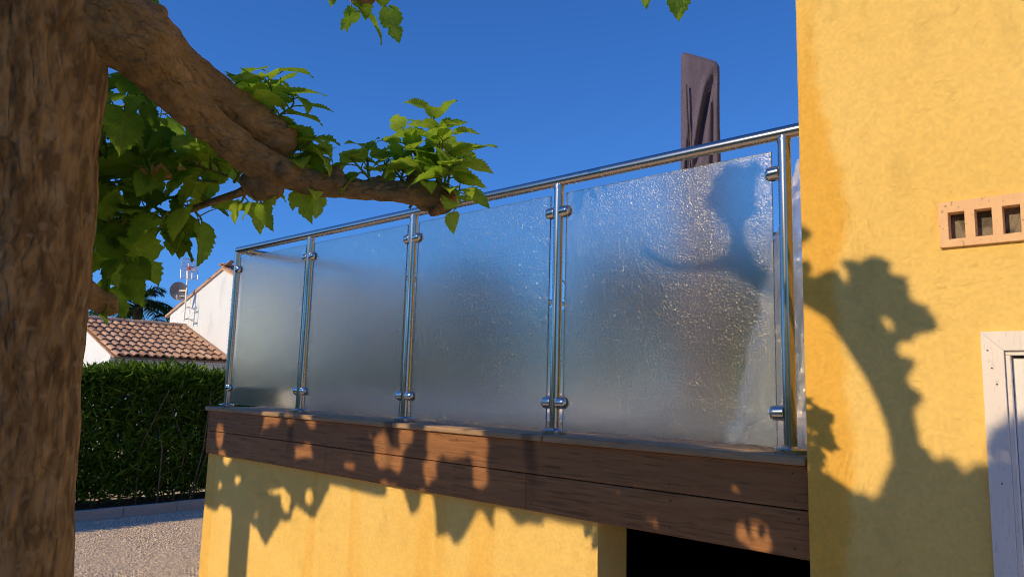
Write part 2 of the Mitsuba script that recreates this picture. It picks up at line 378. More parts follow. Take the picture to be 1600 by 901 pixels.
# ------------------------------------------------------------------ raised terrace: yellow base wall, plank fascia, deck
TX0, TX1, TY1 = -4.70, -0.838, 6.2
base = m3.Manifold.cube([3.126, 6.1, 1.15]).translate([-4.746, -0.06, GZ])
base -= m3.Manifold.cube([3.5, 5.6, 1.5]).translate([-4.5, 0.128, GZ - 0.1])
base += m3.Manifold.cube([0.8, 0.2, 1.15]).translate([-1.64, 5.84, GZ])
put('raised_terrace__wall', base, 'stucco')
put('raised_terrace__cellar_floor', cbox(-4.5, -0.835, 0.13, 5.7, GZ - 0.02, GZ + 0.01), 'dark_concrete')
put('raised_terrace__cellar_lining', cat([cbox(-4.49, -4.47, 0.13, 5.7, GZ, -0.27), cbox(-4.47, -1.64, 0.130, 0.14, GZ, -0.26), cbox(-4.49, -0.84, 0.14, 5.7, -0.262, -0.258), cbox(-4.47, -0.84, 5.68, 5.70, GZ, -0.27), cbox(-0.855, -0.836, 0.0, 5.68, GZ, -0.30)]), 'dark_concrete')
tag('raised_terrace', 'raised deck on a yellow rendered base wall with a two-board brown wooden fascia', 'terrace')


def plank(x0, x1, y0, y1, z0, z1, c=0.002):
    return cbox(x0, x1, y0 + rng.uniform(-0.0008, 0.0008), y1, z0, z1, c)


FY = -0.09
for x0, x1 in ((-4.70, TX1),):
    put('raised_terrace__fascia_board', plank(x0, x1, FY, FY + 0.024, -0.153, -0.0255), 'wood')
for x0, x1 in ((-4.70, -3.36), (-3.3585, -1.95), (-1.9485, TX1)):
    put('raised_terrace__fascia_board', plank(x0, x1, FY, FY + 0.024, -0.296, -0.1572), 'wood')
put('raised_terrace__side_board', cbox(-4.728, -4.702, FY, TY1, -0.296, -0.0245, 0.002), 'wood')
put('raised_terrace__joist', cat([cbox(-4.69, -0.85, -0.060, -0.040, -0.27, -0.026)] + [cbox(x, x + 0.045, -0.04, 6.0, -0.24, -0.026) for x in np.arange(-4.6, -0.9, 0.5)]), 'dark_concrete')
for x in (-0.875, -1.30, -1.93, -2.36, -2.87, -3.30, -3.42, -3.83, -4.25, -4.66):
    for z in (-0.05, -0.128, -0.182, -0.268):
        put('raised_terrace__screw', moved(cbox(-0.003, 0.003, -0.0012, 0.002, -0.003, 0.003, 0.001), [x + rng.uniform(-.01, .01), FY - 0.0004, z]), 'dark_metal')
# nosing boards with butt joints at the posts
joints = [-4.755, -3.70, -2.80, -1.86, TX1 + 0.001]
for a, b in zip(joints[:-1], joints[1:]):
    put('raised_terrace__deck_board', plank(a + 0.004, b - 0.004, -0.108, 0.032, -0.0245, -0.0005 + rng.uniform(-.001, .001), 0.003), 'deck_wood')
yb = 0.037
row = 0
while yb < TY1 - 0.1:
    if row < 6:
        js = [-4.70] + sorted(rng.uniform(-4.3, -1.3, 2).tolist()) + [TX1]
        if js[2] - js[1] < 0.5: js = [js[0], js[1], js[3]]
    else:
        js = [-4.70, TX1]
    for a, b in zip(js[:-1], js[1:]):
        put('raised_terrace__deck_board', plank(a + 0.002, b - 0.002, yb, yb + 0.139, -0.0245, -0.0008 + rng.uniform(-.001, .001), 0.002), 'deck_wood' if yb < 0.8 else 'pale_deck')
    yb += 0.145; row += 1
put('raised_terrace__white_coping', cbox(-4.74, -4.50, 0.45, TY1, -0.0005, 0.115, 0.004), 'white_paint', label='low white coping along the far left edge of the deck')

# ------------------------------------------------------------------ stainless and frosted glass railing, round the corner
POST = [-4.678, -3.780, -2.830, -1.884, -0.924]
PR, HR, HZ = 0.0205, 0.0225, 1.05


def base_plate():
    return lathe_z([(0, 0), (0.05, 0), (0.0505, 0.002), (0.0505, 0.014), (0.047, 0.0175), (0.030, 0.0185), (0.024, 0.0235), (0.0208, 0.0245)], 40)


def clamp(sign):
    """one clamp pair: two domed half shells that grip the glass edge; axis along x (sign +1 or -1), seen from the post centre."""
    prof = [(0, 0.015), (0.0235, 0.015), (0.0245, 0.017), (0.0245, 0.047)] + [(0.0245 * math.cos(t), 0.047 + 0.019 * math.sin(t)) for t in np.linspace(0.15, math.pi / 2 - 0.001, 9)]
    prof[-1] = (0, 0.066)
    m = lathe_z(prof, 28)
    R = trimesh.transformations.rotation_matrix(math.pi / 2 * sign, [0, 1, 0]); m.apply_transform(R)
    mf = m3.Manifold(m3.Mesh(np.asarray(m.vertices, np.float32), np.asarray(m.faces, np.uint32)))
    slot = m3.Manifold.cube([0.06, 0.0125, 0.08]).translate([0.031 if sign > 0 else -0.091, -0.00625, -0.04])
    return mf - slot


def gasket(sign):
    ms = []
    for s in (-1, 1):
        ms.append(cbox(0.032 * sign if sign > 0 else -0.062, 0.062 if sign > 0 else -0.032, s * 0.0052 - 0.0010, s * 0.0052 + 0.0010, -0.019, 0.019))
    return cat(ms)


def as_tm(mf):
    m = mf.to_mesh(); return trimesh.Trimesh(m.vert_properties[:, :3], m.tri_verts, process=False)


CL = {s: as_tm(clamp(s)) for s in (1, -1)}
GK = {s: gasket(s) for s in (1, -1)}
BP = base_plate()


def place(m, X):
    m = m.copy(); m.apply_transform(X); return m


def railing_post(name, x, y, X, signs, low=0.125, high=0.915):
    """X: the rotation of the run (x axis along the run)."""
    top = HZ - HR * 0.6
    pm = tube([(0, 0, 0.001), (0, 0, top)], PR, 36)
    Y = X.copy(); Y[:3, 3] = [x, y, 0]
    post = put(f'{name}__post', place(pm, Y), 'steel', smooth=40)
    put(f'{post}__base_plate', place(BP, Y), 'chrome', smooth=35)
    put(f'{post}__collar', place(lathe_z([(PR + 0.0002, top - 0.022), (PR + 0.0016, top - 0.0215), (PR + 0.0016, top - 0.008), (PR + 0.0002, top - 0.0075)], 32), Y), 'steel', smooth=35)
    for s in signs:
        for z in (low, high):
            Z = Y.copy(); Z[2, 3] = z
            put(f'{post}__clamp', place(CL[s], Z), 'chrome', smooth=35)
            put(f'{post}__gasket', place(GK[s], Z), 'rubber')
    return post


def glass(name, a, b, X, o, z0=0.02, z1=0.992, th=0.004, cell=0.0):
    """a pane between run coordinates a and b; its frosted face looks to local -y."""
    Y = X.copy(); Y[:3, 3] = o
    # the frosted face is pebbled: small facets, a few millimetres each, tilted at random
    nx, nz = (int((b - a) / cell), int((z1 - z0) / cell)) if cell else (1, 1)
    gx, gz = np.meshgrid(np.linspace(a, b, nx + 1), np.linspace(z0, z1, nz + 1), indexing='ij')
    rp = np.random.default_rng(int((a + 9) * 1000))
    j = 0.30 * cell * ((gx > a + 1e-6) & (gx < b - 1e-6)); k_ = 0.30 * cell * ((gz > z0 + 1e-6) & (gz < z1 - 1e-6))
    V = np.stack([gx + j * rp.uniform(-1, 1, gx.shape), np.full(gx.shape, -th) + (0.062 * cell * rp.normal(0, 1, gx.shape) if cell else 0), gz + k_ * rp.uniform(-1, 1, gx.shape)], -1).reshape(-1, 3)
    i_, j_ = np.meshgrid(np.arange(nx), np.arange(nz), indexing='ij'); q = (i_ * (nz + 1) + j_).ravel(); w = nz + 1
    flip = rp.random(len(q)) < 0.5
    t1 = np.where(flip[:, None], np.stack([q, q + w, q + w + 1], 1), np.stack([q, q + w, q + 1], 1)); t2 = np.where(flip[:, None], np.stack([q, q + w + 1, q + 1], 1), np.stack([q + w, q + w + 1, q + 1], 1))
    fr = trimesh.Trimesh(V, np.vstack([t1, t2]), process=False)
    v = np.array([[a, -th, z0], [b, -th, z0], [b, -th, z1], [a, -th, z1], [a, th, z0], [b, th, z0], [b, th, z1], [a, th, z1]])
    ed = trimesh.Trimesh(v, [[0, 4, 5], [0, 5, 1], [1, 5, 6], [1, 6, 2], [2, 6, 7], [2, 7, 3], [3, 7, 4], [3, 4, 0]], process=False)
    k = put(f'{name}__glass_panel', place(fr, Y), 'frosted_glass')
    put(f'{k}__polished_edge', place(ed, Y), 'glass_edge')


E4 = np.eye(4)
RN = 'glass_railing'
for i, x in enumerate(POST):
    railing_post(RN, x, 0, E4, ([1] if i == 0 else [-1] if i == 4 else [-1, 1]))
for a, b, c_ in zip(POST[:-1], POST[1:], (.0062, .0054, .0044, .0033)):
    glass(RN, a + 0.043, b - 0.043, E4, [0, 0, 0], cell=c_)
# the run along the left edge of the deck (local x points to +y)
RL = np.array([[0, 1, 0, 0], [1, 0, 0, 0], [0, 0, 1, 0], [0, 0, 0, 1.0]])
RL[:3, 1] = [-1, 0, 0]
YP = [0.0, 0.96, 1.92, 2.88, 3.84, 4.80, 5.76]
for i, y in enumerate(YP):
    if i: railing_post(RN, POST[0], y, RL, [-1, 1] if i < 6 else [-1])
for a, b in zip(YP[:-1], YP[1:]):
    glass(RN, a + 0.043, b - 0.043, RL, [POST[0], 0, 0], z0=0.13)
put(f'{RN}__handrail', tube([(-0.832, 0, HZ), (POST[0], 0, HZ)], HR, 40), 'steel', smooth=40)
put(f'{RN}__handrail', tube([(POST[0], 0, HZ), (POST[0], 5.8, HZ)], HR, 40), 'steel', smooth=40)
put(f'{RN}__corner_cap', moved(trimesh.creation.icosphere(subdivisions=3, radius=HR * 1.002), [POST[0], 0, HZ]), 'steel', smooth=True)
put(f'{RN}__wall_flange', place(lathe_z([(0, 0), (0.026, 0), (0.026, 0.004), (HR, 0.0045)], 32), np.array([[0, 0, -1, -0.8305], [0, 1, 0, 0], [1, 0, 0, HZ], [0, 0, 0, 1.0]])), 'chrome', smooth=35)
tag(RN, 'polished stainless steel railing with four frosted glass panels on the wooden deck', 'railing')
# ------------------------------------------------------------------ trees: bark bodies, leaves
def blob(chains, edge, lump=0.0, lf=14.0, ridge=0.0, seed=0, it=10, extra=()):
    parts = []
    for pts, rad in chains:
        sp = [m3.Manifold.sphere(float(r), 20).translate(list(map(float, p))) for p, r in zip(pts, rad)]
        parts += [m3.Manifold.batch_hull([a, b]) for a, b in zip(sp[:-1], sp[1:])] or sp
    for c, r in extra:
        parts.append(m3.Manifold.sphere(float(r), 20).translate(list(map(float, c))))
    m = m3.Manifold.batch_boolean(parts, m3.OpType.Add).refine_to_length(edge)
    tm = as_tm(m); tm.merge_vertices()
    trimesh.smoothing.filter_taubin(tm, lamb=0.5, nu=0.53, iterations=it)
    v, n = np.array(tm.vertices), np.array(tm.vertex_normals)
    d = lump * (meshkit.fbm(v * lf, 3, seed) - 0.5) * 2
    if ridge:
        q = v * np.array([38, 38, 6.5]); q[:, :2] += 2.2 * (meshkit.noise(v * 9, seed + 5)[:, None] - 0.5)
        r1 = meshkit.fbm(q, 3, seed + 3)
        d += ridge * (1 - np.abs(r1 - 0.5) * 4) + ridge * 0.8 * (meshkit.fbm(v * np.array([70, 70, 22]), 2, seed + 8) - 0.5)
    tm.vertices = v + n * d[:, None]
    return tm


def leaf_mesh(r, n=9, lobe=0.0, cheap=False):
    """a mulberry leaf of unit length along +y, petiole at the origin: heart-shaped base, toothed edge, drawn-out tip."""
    m = n if cheap else 2 * n
    s = np.linspace(0, 1, m + 1)
    w = 0.43 * np.sin(np.pi * np.clip(s, 0, 1) ** 0.60) ** 0.75 * (1 - 0.28 * s)
    w[0] = 0.05; w[-1] = 0.0
    w = w * (1 - 0.35 * np.exp(-((s - 0.93) / 0.08) ** 2))
    wl, wr = w.copy(), w.copy()
    if lobe:
        wl *= 1 - lobe * np.exp(-((s - 0.48) / 0.055) ** 2); wr *= 1 - lobe * r.uniform(0.3, 1) * np.exp(-((s - 0.52) / 0.055) ** 2)
    tooth = np.where(np.arange(m + 1) % 2 == 0, 1.0, 0.86 if not cheap else 1.0)
    cols = (-1, 0, 1) if cheap else (-1, -0.5, 0, 0.5, 1)
    fold, droop, wav, ph = r.uniform(0.05, 0.5), r.uniform(0.05, 0.5), r.uniform(0.01, 0.05), r.uniform(0, 6)
    bend = r.uniform(-0.10, 0.10)
    V, UV = [], []
    for i, si in enumerate(s):
        for c in cols:
            ww = (wl if c < 0 else wr)[i] * (tooth[i] if abs(c) == 1 else 1)
            x = c * ww + bend * si * si
            y = si + (0.035 if (abs(c) == 1 and not cheap and i % 2 == 0 and 0 < i < m) else 0) - 0.16 * c * c * max(0, 1 - 3.2 * si)
            z = fold * abs(c) * ww - droop * si * si + wav * math.sin(ph + 9 * si + 2.5 * c) * abs(c) - 0.10 * fold * c * c
            V.append([x, y, z]); UV.append([c, si])
    k = len(cols); Fc = []
    for i in range(m):
        for j in range(k - 1):
            a = i * k + j; Fc += [[a, a + 1, a + k + 1], [a, a + k + 1, a + k]]
    return np.array(V), np.array(Fc), np.array(UV)


LEAVES = [leaf_mesh(np.random.default_rng(i), 9, [0.0, .5, .35][i % 3]) for i in range(12)]
CHEAP = [leaf_mesh(np.random.default_rng(50 + i), 8, 0.0 if i % 3 else 0.4, True) for i in range(6)]


def leaf_at(parent, o, d, nrm, size, mat, r):
    V, Fc, UV = LEAVES[int(r.integers(len(LEAVES)))]
    X = frame(o, d, nrm)
    put(f'{parent}__leaf', (V * size @ X[:3, :3].T + X[:3, 3], Fc), mat, smooth=True, uv=UV)


def shoot(tree, o, d, length, n, size, r, mats, thick=0.0035, droop=0.35, open_=1.0):
    if n > 2: n, size = int(round(n * 1.45)), size * 1.22
    """one leafy shoot: a curved stem with petioles, its leaves alternate along it."""
    d = np.asarray(d, float); d /= np.linalg.norm(d)
    side = np.cross(d, [0.3, 0.2, 1.0]); side /= np.linalg.norm(side)
    ts = np.linspace(0, 1, 7)
    pts = [np.asarray(o) + d * length * t + side * length * 0.12 * math.sin(2.2 * t) * r.uniform(-1, 1) + np.array([0, 0, -0.05 * length * t * t]) for t in ts]
    pts = np.array(pts)
    stems = [tube(pts, np.linspace(thick, thick * 0.45, 7), 7)]
    job = []
    for i in range(n):
        t = 0.18 + 0.82 * (i + 0.5) / n
        p = np.array([np.interp(t, ts, pts[:, a]) for a in range(3)])
        az = i * 2.4 + r.uniform(-0.5, 0.5)
        b = np.cross(d, side)
        out = side * math.cos(az) + b * math.sin(az)
        dirv = out * open_ + d * r.uniform(0.15, 0.7) + np.array([0, 0, r.uniform(-0.1, 0.35)])
        dirv /= np.linalg.norm(dirv)
        sz = size * r.uniform(0.7, 1.2) * (1.0 if t < 0.75 else 0.72)
        pe = sz * r.uniform(0.3, 0.5)
        q = p + dirv * pe
        stems.append(tube([p, p + dirv * pe * 0.5 + np.array([0, 0, 0.06 * pe]), q], [0.0016, 0.0013, 0.0011], 5))
        nd = dirv + np.array([0, 0, -r.uniform(0, 2 * droop)])
        nr = np.array([r.uniform(-0.5, 0.5), r.uniform(-0.7, 0.3), 1.0])
        job.append((q, nd, nr, sz, mats[int(r.integers(len(mats)))]))
    k = put(f'{tree}__shoot', cat(stems), 'shoot_green', smooth=True)
    for q, nd, nr, sz, m in job:
        leaf_at(k, q, nd, nr, sz, m, r)
    return k


TREE = 'mulberry_tree'
tr = [(at(6, 0, 1.15) + np.array([0.0, 0, 0.02]), 0.150), (at(5, 30, 1.15), 0.146), (at(-8, 200, 1.15), 0.142), (at(-16, 330, 1.15), 0.146), (at(-23, 480, 1.15), 0.138),
      (at(-31, 600, 1.15), 0.137), (at(-38, 750, 1.15), 0.136), (at(-46, 901, 1.15), 0.139)]
foot = tr[-1][0] + (tr[-1][0] - tr[-3][0]) * 0.6
tr += [(np.array([foot[0] - .02, foot[1], -0.8]), 0.148), (np.array([foot[0] - .04, foot[1] - 0.01, -1.2]), 0.17), (np.array([foot[0] - .04, foot[1] - 0.01, -1.45]), 0.22)]
trunk = blob([([p for p, _ in tr], [q for _, q in tr])], 0.006, 0.008, 6, 0.004, 1, 5)
put(f'{TREE}__trunk', trunk, 'bark', smooth=True)
tag(TREE, 'mulberry tree with thick brown trunk and pollarded limb, close on the left', 'tree')


def chain(spec):
    return [at(x, y, d) for x, y, d, r in spec], [r * d / F_PX for x, y, d, r in spec]


main = chain([(105, 30, 1.17, 62), (165, 38, 1.19, 62), (212, 62, 1.22, 58), (238, 98, 1.26, 44), (270, 142, 1.31, 34), (305, 174, 1.36, 30), (345, 209, 1.41, 28), (385, 242, 1.45, 27), (420, 262, 1.48, 27),
              (462, 278, 1.51, 21), (520, 292, 1.55, 18), (570, 297, 1.57, 16), (620, 299, 1.59, 16), (655, 302, 1.61, 20), (676, 306, 1.62, 26), (688, 313, 1.62, 24)])
stub = chain([(212, 48, 1.24, 52), (258, 84, 1.30, 38), (300, 122, 1.36, 33), (350, 158, 1.42, 31), (400, 192, 1.47, 31), (428, 213, 1.50, 30), (438, 219, 1.505, 26)])
knots = [(at(228, 30, 1.24), 0.032), (at(243, 22, 1.26), 0.018), (at(523, 275, 1.545), 0.021), (at(528, 287, 1.54), 0.018), (at(445, 268, 1.47), 0.020), (at(412, 288, 1.49), 0.038), (at(398, 286, 1.50), 0.030), (at(428, 296, 1.49), 0.022),
         (at(583, 288, 1.58), 0.017), (at(592, 281, 1.58), 0.010), (at(645, 283, 1.61), 0.014), (at(684, 326, 1.615), 0.016), (at(678, 333, 1.615), 0.009), (at(700, 312, 1.62), 0.020), (at(667, 318, 1.61), 0.014), (at(690, 300, 1.61), 0.022), (at(430, 232, 1.505), 0.024)]
put(f'{TREE}__limb', blob([main], 0.006, 0.0085, 30, 0, 4, 4, extra=knots[2:-1] + [knots[0], knots[1]]), 'limb_bark', smooth=True, label='long thin limb ending in a knobbly pollard head')
put(f'{TREE}__limb', blob([stub], 0.006, 0.0085, 30, 0, 9, 4, extra=[knots[-1]]), 'limb_bark', smooth=True, label='short thick limb sawn off bluntly')
put(f'{TREE}__limb__sawn_end', blob([], 0.004, 0.009, 60, 0, 3, 1, extra=[(at(443, 212, 1.50), 0.026), (at(430, 199, 1.50), 0.020)]), 'cut_wood', smooth=True)
put(f'{TREE}__limb__pollard_burl', blob([], 0.004, 0.012, 70, 0, 12, 1, extra=[(at(692, 312, 1.60), 0.021), (at(680, 328, 1.60), 0.012), (at(704, 303, 1.60), 0.015)]), 'cut_wood', smooth=True)
twig = chain([(400, 290, 1.50, 9), (370, 303, 1.53, 6.5), (335, 314, 1.56, 5.5), (300, 327, 1.6, 5), (255, 345, 1.66, 4), (225, 330, 1.70, 4)])
put(f'{TREE}__twig', tube(*twig, 9), 'limb_bark', smooth=True)
low_limb = chain([(60, 400, 1.28, 40), (110, 445, 1.36, 26), (150, 470, 1.44, 18), (166, 476, 1.47, 19)])
put(f'{TREE}__limb', blob([low_limb], 0.008, 0.008, 26, 0, 14, 5), 'limb_bark', smooth=True, label='short dark stub low behind the trunk')
back_limb = chain([(40, 220, 1.3, 40), (120, 250, 1.5, 30), (190, 250, 1.68, 24), (250, 262, 1.8, 20), (300, 262, 1.85, 18), (330, 250, 1.88, 20)])
put(f'{TREE}__limb', blob([back_limb], 0.010, 0.006, 26, 0, 15, 5), 'limb_bark', smooth=True)
end_ = at(566, -10, 2.6)
over = [[-5.07, -3.08, .9], [-4.75, -2.75, 1.5], [-4.2, -2.1, 2.0], [-3.3, -1.2, 2.02], (end_ + np.array([-.22, .05, .34])).tolist(), end_.tolist()]
put('pollarded_mulberry__limb', blob([(over, [.09, .075, .06, .05, .042, .05])], 0.014, 0.008, 20, 0, 16, 4), 'limb_bark', smooth=True, label='limb reaching in from the left at the top edge')

Y, Md, Dk = 'leaf_young', 'leaf_mid', 'leaf_dark'
R = np.random.default_rng(21)
VX, VZ = RIGHT, UP


def dirp(a, b, away=0.0):
    return a * RIGHT + b * UP + away * FWD


# clump A: pollard head over the railing
for (x, y, d, a, b, w, L, n, s) in [(684, 298, 1.61, -.02, 1, -.1, .185, 8, .056), (688, 296, 1.60, .15, 1, -.3, .150, 7, .056), (672, 296, 1.62, -.42, 1, .1, .150, 7, .056), (660, 290, 1.62, -.35, 1, -.3, .105, 5, .054), (648, 290, 1.62, -.5, .9, .2, .09, 4, .050),
                                    (692, 300, 1.60, .5, .9, -.2, .095, 5, .054), (686, 292, 1.64, .1, 1, .4, .150, 6, .056), (698, 306, 1.60, .8, .3, -.1, .045, 3, .056), (700, 310, 1.60, .4, -.5, -.1, .03, 2, .060), (668, 296, 1.60, -.2, .7, -.8, .07, 4, .058), (690, 300, 1.60, .25, .8, -.8, .07, 4, .062)]:
    shoot(TREE, at(x, y, d), dirp(a, b, w), L, n, s, R, [Y, Md, Y, Md, Y], droop=.15)
for (x, y, d, a, b, w, L, n, s) in [(578, 284, 1.58, -.15, 1, .1, .085, 4, .050), (582, 284, 1.57, -.6, .7, -.2, .07, 4, .050), (596, 282, 1.58, .3, 1, 0, .07, 3, .042), (625, 290, 1.60, .2, 1, .1, .06, 4, .042), (635, 290, 1.60, -.5, .7, .3, .05, 3, .042)]:
    shoot(TREE, at(x, y, d), dirp(a, b, w), L, n, s, R, [Md, Md, Y])
shoot(TREE, at(514, 262, 1.545), dirp(0, 1, 0), 0.015, 1, .014, R, [Y])
shoot(TREE, at(640, 325, 1.66), dirp(.3, .6, .2), 0.02, 2, .022, R, [Y])
# clump B on the sawn stub, C behind it
for (x, y, d, a, b, w, L, n, s) in [(430, 196, 1.50, -.1, 1, 0, .115, 6, .068), (425, 194, 1.51, -.6, .8, 0, .10, 5, .072), (434, 196, 1.50, .45, .8, -.1, .07, 5, .060), (420, 190, 1.52, -.4, .5, .4, .06, 3, .058)]:
    shoot(TREE, at(x, y, d), dirp(a, b, w), L, n, s, R, [Md, Y, Md])
for (x, y, d, a, b, w, L, n, s) in [(452, 262, 1.52, .25, 1, .2, .085, 5, .062), (455, 264, 1.54, .7, .8, .1, .075, 5, .062), (448, 262, 1.53, .1, .6, .3, .06, 4, .058), (445, 262, 1.56, .9, .1, .4, .06, 3, .055)]:
    shoot(TREE, at(x, y, d), dirp(a, b, w), L, n, s, R, [Y, Md, Md])
# leaves hanging under the limb
for (x, y, d, a, b, L, n, s) in [(478, 284, 1.54, .6, -.3, .03, 2, .066), (455, 290, 1.54, .3, -.3, .02, 2, .056), (405, 305, 1.50, -.2, -.6, .02, 2, .05), (420, 305, 1.49, .2, -.6, .02, 2, .036), (385, 300, 1.54, -.4, -.5, .03, 2, .056)]:
    shoot(TREE, at(x, y, d), dirp(a, b, .1), L, n, s, R, [Md, Y, Dk], droop=1.0)
# clump E: bright leaves behind the limb; clump D: shaded mass beside the trunk
for (x, y, d, a, b, w, L, n, s) in [(345, 268, 1.62, -.5, .9, .1, .10, 6, .066), (355, 275, 1.60, -.9, .3, .1, .10, 6, .066), (340, 285, 1.62, -.8, .1, 0, .09, 5, .064), (365, 285, 1.6, .2, .5, .3, .06, 4, .060), (330, 268, 1.66, -.2, 1, .2, .08, 5, .068), (320, 262, 1.85, .3, .7, 0, .12, 6, .075), (375, 270, 1.62, .2, .4, .3, .06, 4, .055)]:
    shoot(TREE, at(x, y, d), dirp(a, b, w), L, n, s, R, [Y, Md, Y, Md])
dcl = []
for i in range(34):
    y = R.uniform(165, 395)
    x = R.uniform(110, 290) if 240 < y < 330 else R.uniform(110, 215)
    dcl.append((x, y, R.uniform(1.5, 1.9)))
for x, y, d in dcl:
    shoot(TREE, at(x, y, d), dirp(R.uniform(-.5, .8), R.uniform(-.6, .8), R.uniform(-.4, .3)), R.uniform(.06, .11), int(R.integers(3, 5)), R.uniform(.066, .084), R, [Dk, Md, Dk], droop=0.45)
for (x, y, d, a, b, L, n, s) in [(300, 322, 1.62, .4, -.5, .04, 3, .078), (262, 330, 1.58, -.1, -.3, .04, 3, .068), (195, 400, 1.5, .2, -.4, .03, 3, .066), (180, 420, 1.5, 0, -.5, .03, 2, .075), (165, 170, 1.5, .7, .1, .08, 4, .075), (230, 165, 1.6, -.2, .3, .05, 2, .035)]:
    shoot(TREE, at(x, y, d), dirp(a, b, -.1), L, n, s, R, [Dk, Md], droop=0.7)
# leaves at the top edge of the frame
for (x, y, d, a, b, w, L, n, s) in [(215, 14, 1.25, 0, 1, 0, .02, 2, .022), (228, 8, 1.25, .5, .5, 0, .02, 2, .025)]:
    shoot(TREE, at(x, y, d), dirp(a, b, w), L, n, s, R, [Md, Dk], droop=0.6)
PM = 'pollarded_mulberry'
for (x, y, d, a, b, w, L, n, s) in [(562, 10, 2.55, 0, -1, 0, .02, 3, .085), (585, -4, 2.55, 1, -.15, -.1, .03, 2, .15), (549, 8, 2.55, -.3, -1, 0, .01, 1, .05)]:
    shoot(PM, at(x, y, d), dirp(a, b, w), L, n, s, R, [Md, Dk], droop=0.6)
k_ = shoot(PM, at(1052, -90, 2.35), dirp(.05, -.4, 0), .03, 1, .05, R, [Md])
leaf_at(k_, at(1054, -52, 2.35), dirp(.12, -1, 0), -FWD + .2 * RIGHT, .172, Md, R)
leaf_at(k_, at(1018, -50, 2.35), dirp(-.28, -1, 0), -FWD - .8 * RIGHT, .125, Md, R)
leaf_at(k_, at(520, -14, 1.5), dirp(-.1, -1, 0), -FWD + .6 * RIGHT, .032, Md, R)

# ------------------------------------------------------------------ pollarded trees towards the sun, outside the frame: they throw the leafy shade on wall and fascia
import shapely.geometry as sg, shapely.prepared as sp_, shapely
LOW = [(-4.721, -0.637), (-4.585, -0.647), (-4.525, -0.596), (-4.371, -0.608), (-4.173, -0.604), (-4.133, -0.661), (-4.054, -0.686), (-3.962, -0.762), (-3.875, -0.671), (-3.828, -0.608), (-3.703, -0.576), (-3.674, -0.493), (-3.58, -0.515), (-3.482, -0.546), (-3.424, -0.472), (-3.373, -0.39), (-3.338, -0.324), (-3.266, -0.297), (-3.207, -0.31), (-3.15, -0.38), (-3.13, -0.309), (-2.99, -0.316), (-2.972, -0.292), (-2.832, -0.283), (-2.791, -0.312), (-2.764, -0.285), (-2.689, -0.407), (-2.631, -0.391), (-2.615, -0.298), (-2.544, -0.29), (-2.527, -0.35), (-2.504, -0.513), (-2.458, -0.443), (-2.372, -0.5), (-2.315, -0.438), (-2.257, -0.35), (-2.232, -0.32), (-2.152, -0.411), (-2.143, -0.371), (-2.182, -0.322), (-2.084, -0.302), (-2.022, -0.369), (-1.961, -0.34), (-1.887, -0.35), (-1.879, -0.3), (-1.802, -0.299), (-1.739, -0.324), (-1.722, -0.286), (-1.633, -0.267),
       (-1.612, -0.261), (-1.561, -0.232), (-1.541, -0.265), (-1.421, -0.249), (-1.395, -0.265), (-1.307, -0.259), (-1.295, -0.282), (-1.178, -0.28), (-1.068, -0.287), (-0.90, -0.6), (0.9, -1.3)]
UPB = [(0.9, 0.55), (-0.242, 0.165), (-0.296, 0.116), (-0.331, 0.082), (-0.366, 0.053), (-0.377, 0.028), (-0.396, 0.005), (-0.422, -0.002), (-0.446, 0.001), (-0.459, 0.027), (-0.475, 0.034), (-0.493, 0.027), (-0.513, 0.006), (-0.528, -0.007), (-0.572, -0.012), (-0.587, -0.064), (-0.598, -0.107), (-0.626, -0.08), (-0.661, -0.046), (-0.686, -0.04), (-0.709, -0.055), (-0.746, -0.078), (-0.782, -0.037), (-0.806, -0.052), (-0.822, -0.036), (-0.95, -0.01), (-1.2, 0.05), (-1.6, 0.10), (-2.4, 0.12), (-4.9, 0.16), (-5.2, 0.1), (-5.1, -0.5)]
HOLES = [(-4.49, -0.312, 0.05, 0.035), (-4.551, -0.456, 0.042, 0.046), (-4.335, -0.441, 0.032, 0.06), (-4.068, -0.442, 0.073, 0.029), (-3.888, -0.429, 0.083, 0.021), (-4.103, -0.564, 0.03, 0.043), (-3.771, -0.472, 0.04, 0.048), (-3.546, -0.425, 0.031, 0.04), (-4.016, -0.038, 0.101, 0.044), (-4.077, -0.131, 0.052, 0.022), (-4.548, -0.177, 0.043, 0.055), (-3.61, -0.22, 0.057, 0.027), (-3.532, -0.227, 0.05, 0.054), (-3.713, -0.034, 0.033, 0.028), (-3.518, -0.031, 0.056, 0.024), (-3.288, -0.078, 0.023, 0.029), (-3.156, -0.262, 0.054, 0.025), (-2.877, -0.145, 0.069, 0.066), (-2.766, -0.186, 0.042, 0.041), (-2.705, -0.057, 0.042, 0.059), (-2.492, -0.072, 0.051, 0.067), (-2.363, -0.068, 0.096, 0.049), (-2.224, -0.066, 0.053, 0.048), (-2.523, -0.201, 0.039, 0.039), (-2.207, -0.171, 0.034, 0.063), (-1.467, -0.206, 0.053, 0.035), (-1.201, -0.126, 0.018, 0.029), (-1.082, -0.137, 0.026, 0.024), (-1.0, -0.267, 0.076, 0.038), (-3.906, -0.044, 0.07, 0.025), (-2.43, 0.017, 0.123, 0.014), (-3.911, -0.007, 0.112, 0.018), (-0.70, -0.075, 0.03, 0.03)]
zone = sg.Polygon(LOW + UPB).buffer(0)
gaps = shapely.union_all([shapely.affinity.scale(sg.Point(x, z).buffer(1, 12), a * (1.14 if z > -.28 else 1.12), b * (1.3 if z > -.28 else 1.12)) for x, z, a, b in HOLES])
zone_open = zone.difference(gaps)


def sunward(X, Z, t):
    """the point t metres (in y) towards the sun from the wall point X, Z."""
    return np.array([X - K * t, -0.08 - t, Z + M * t])


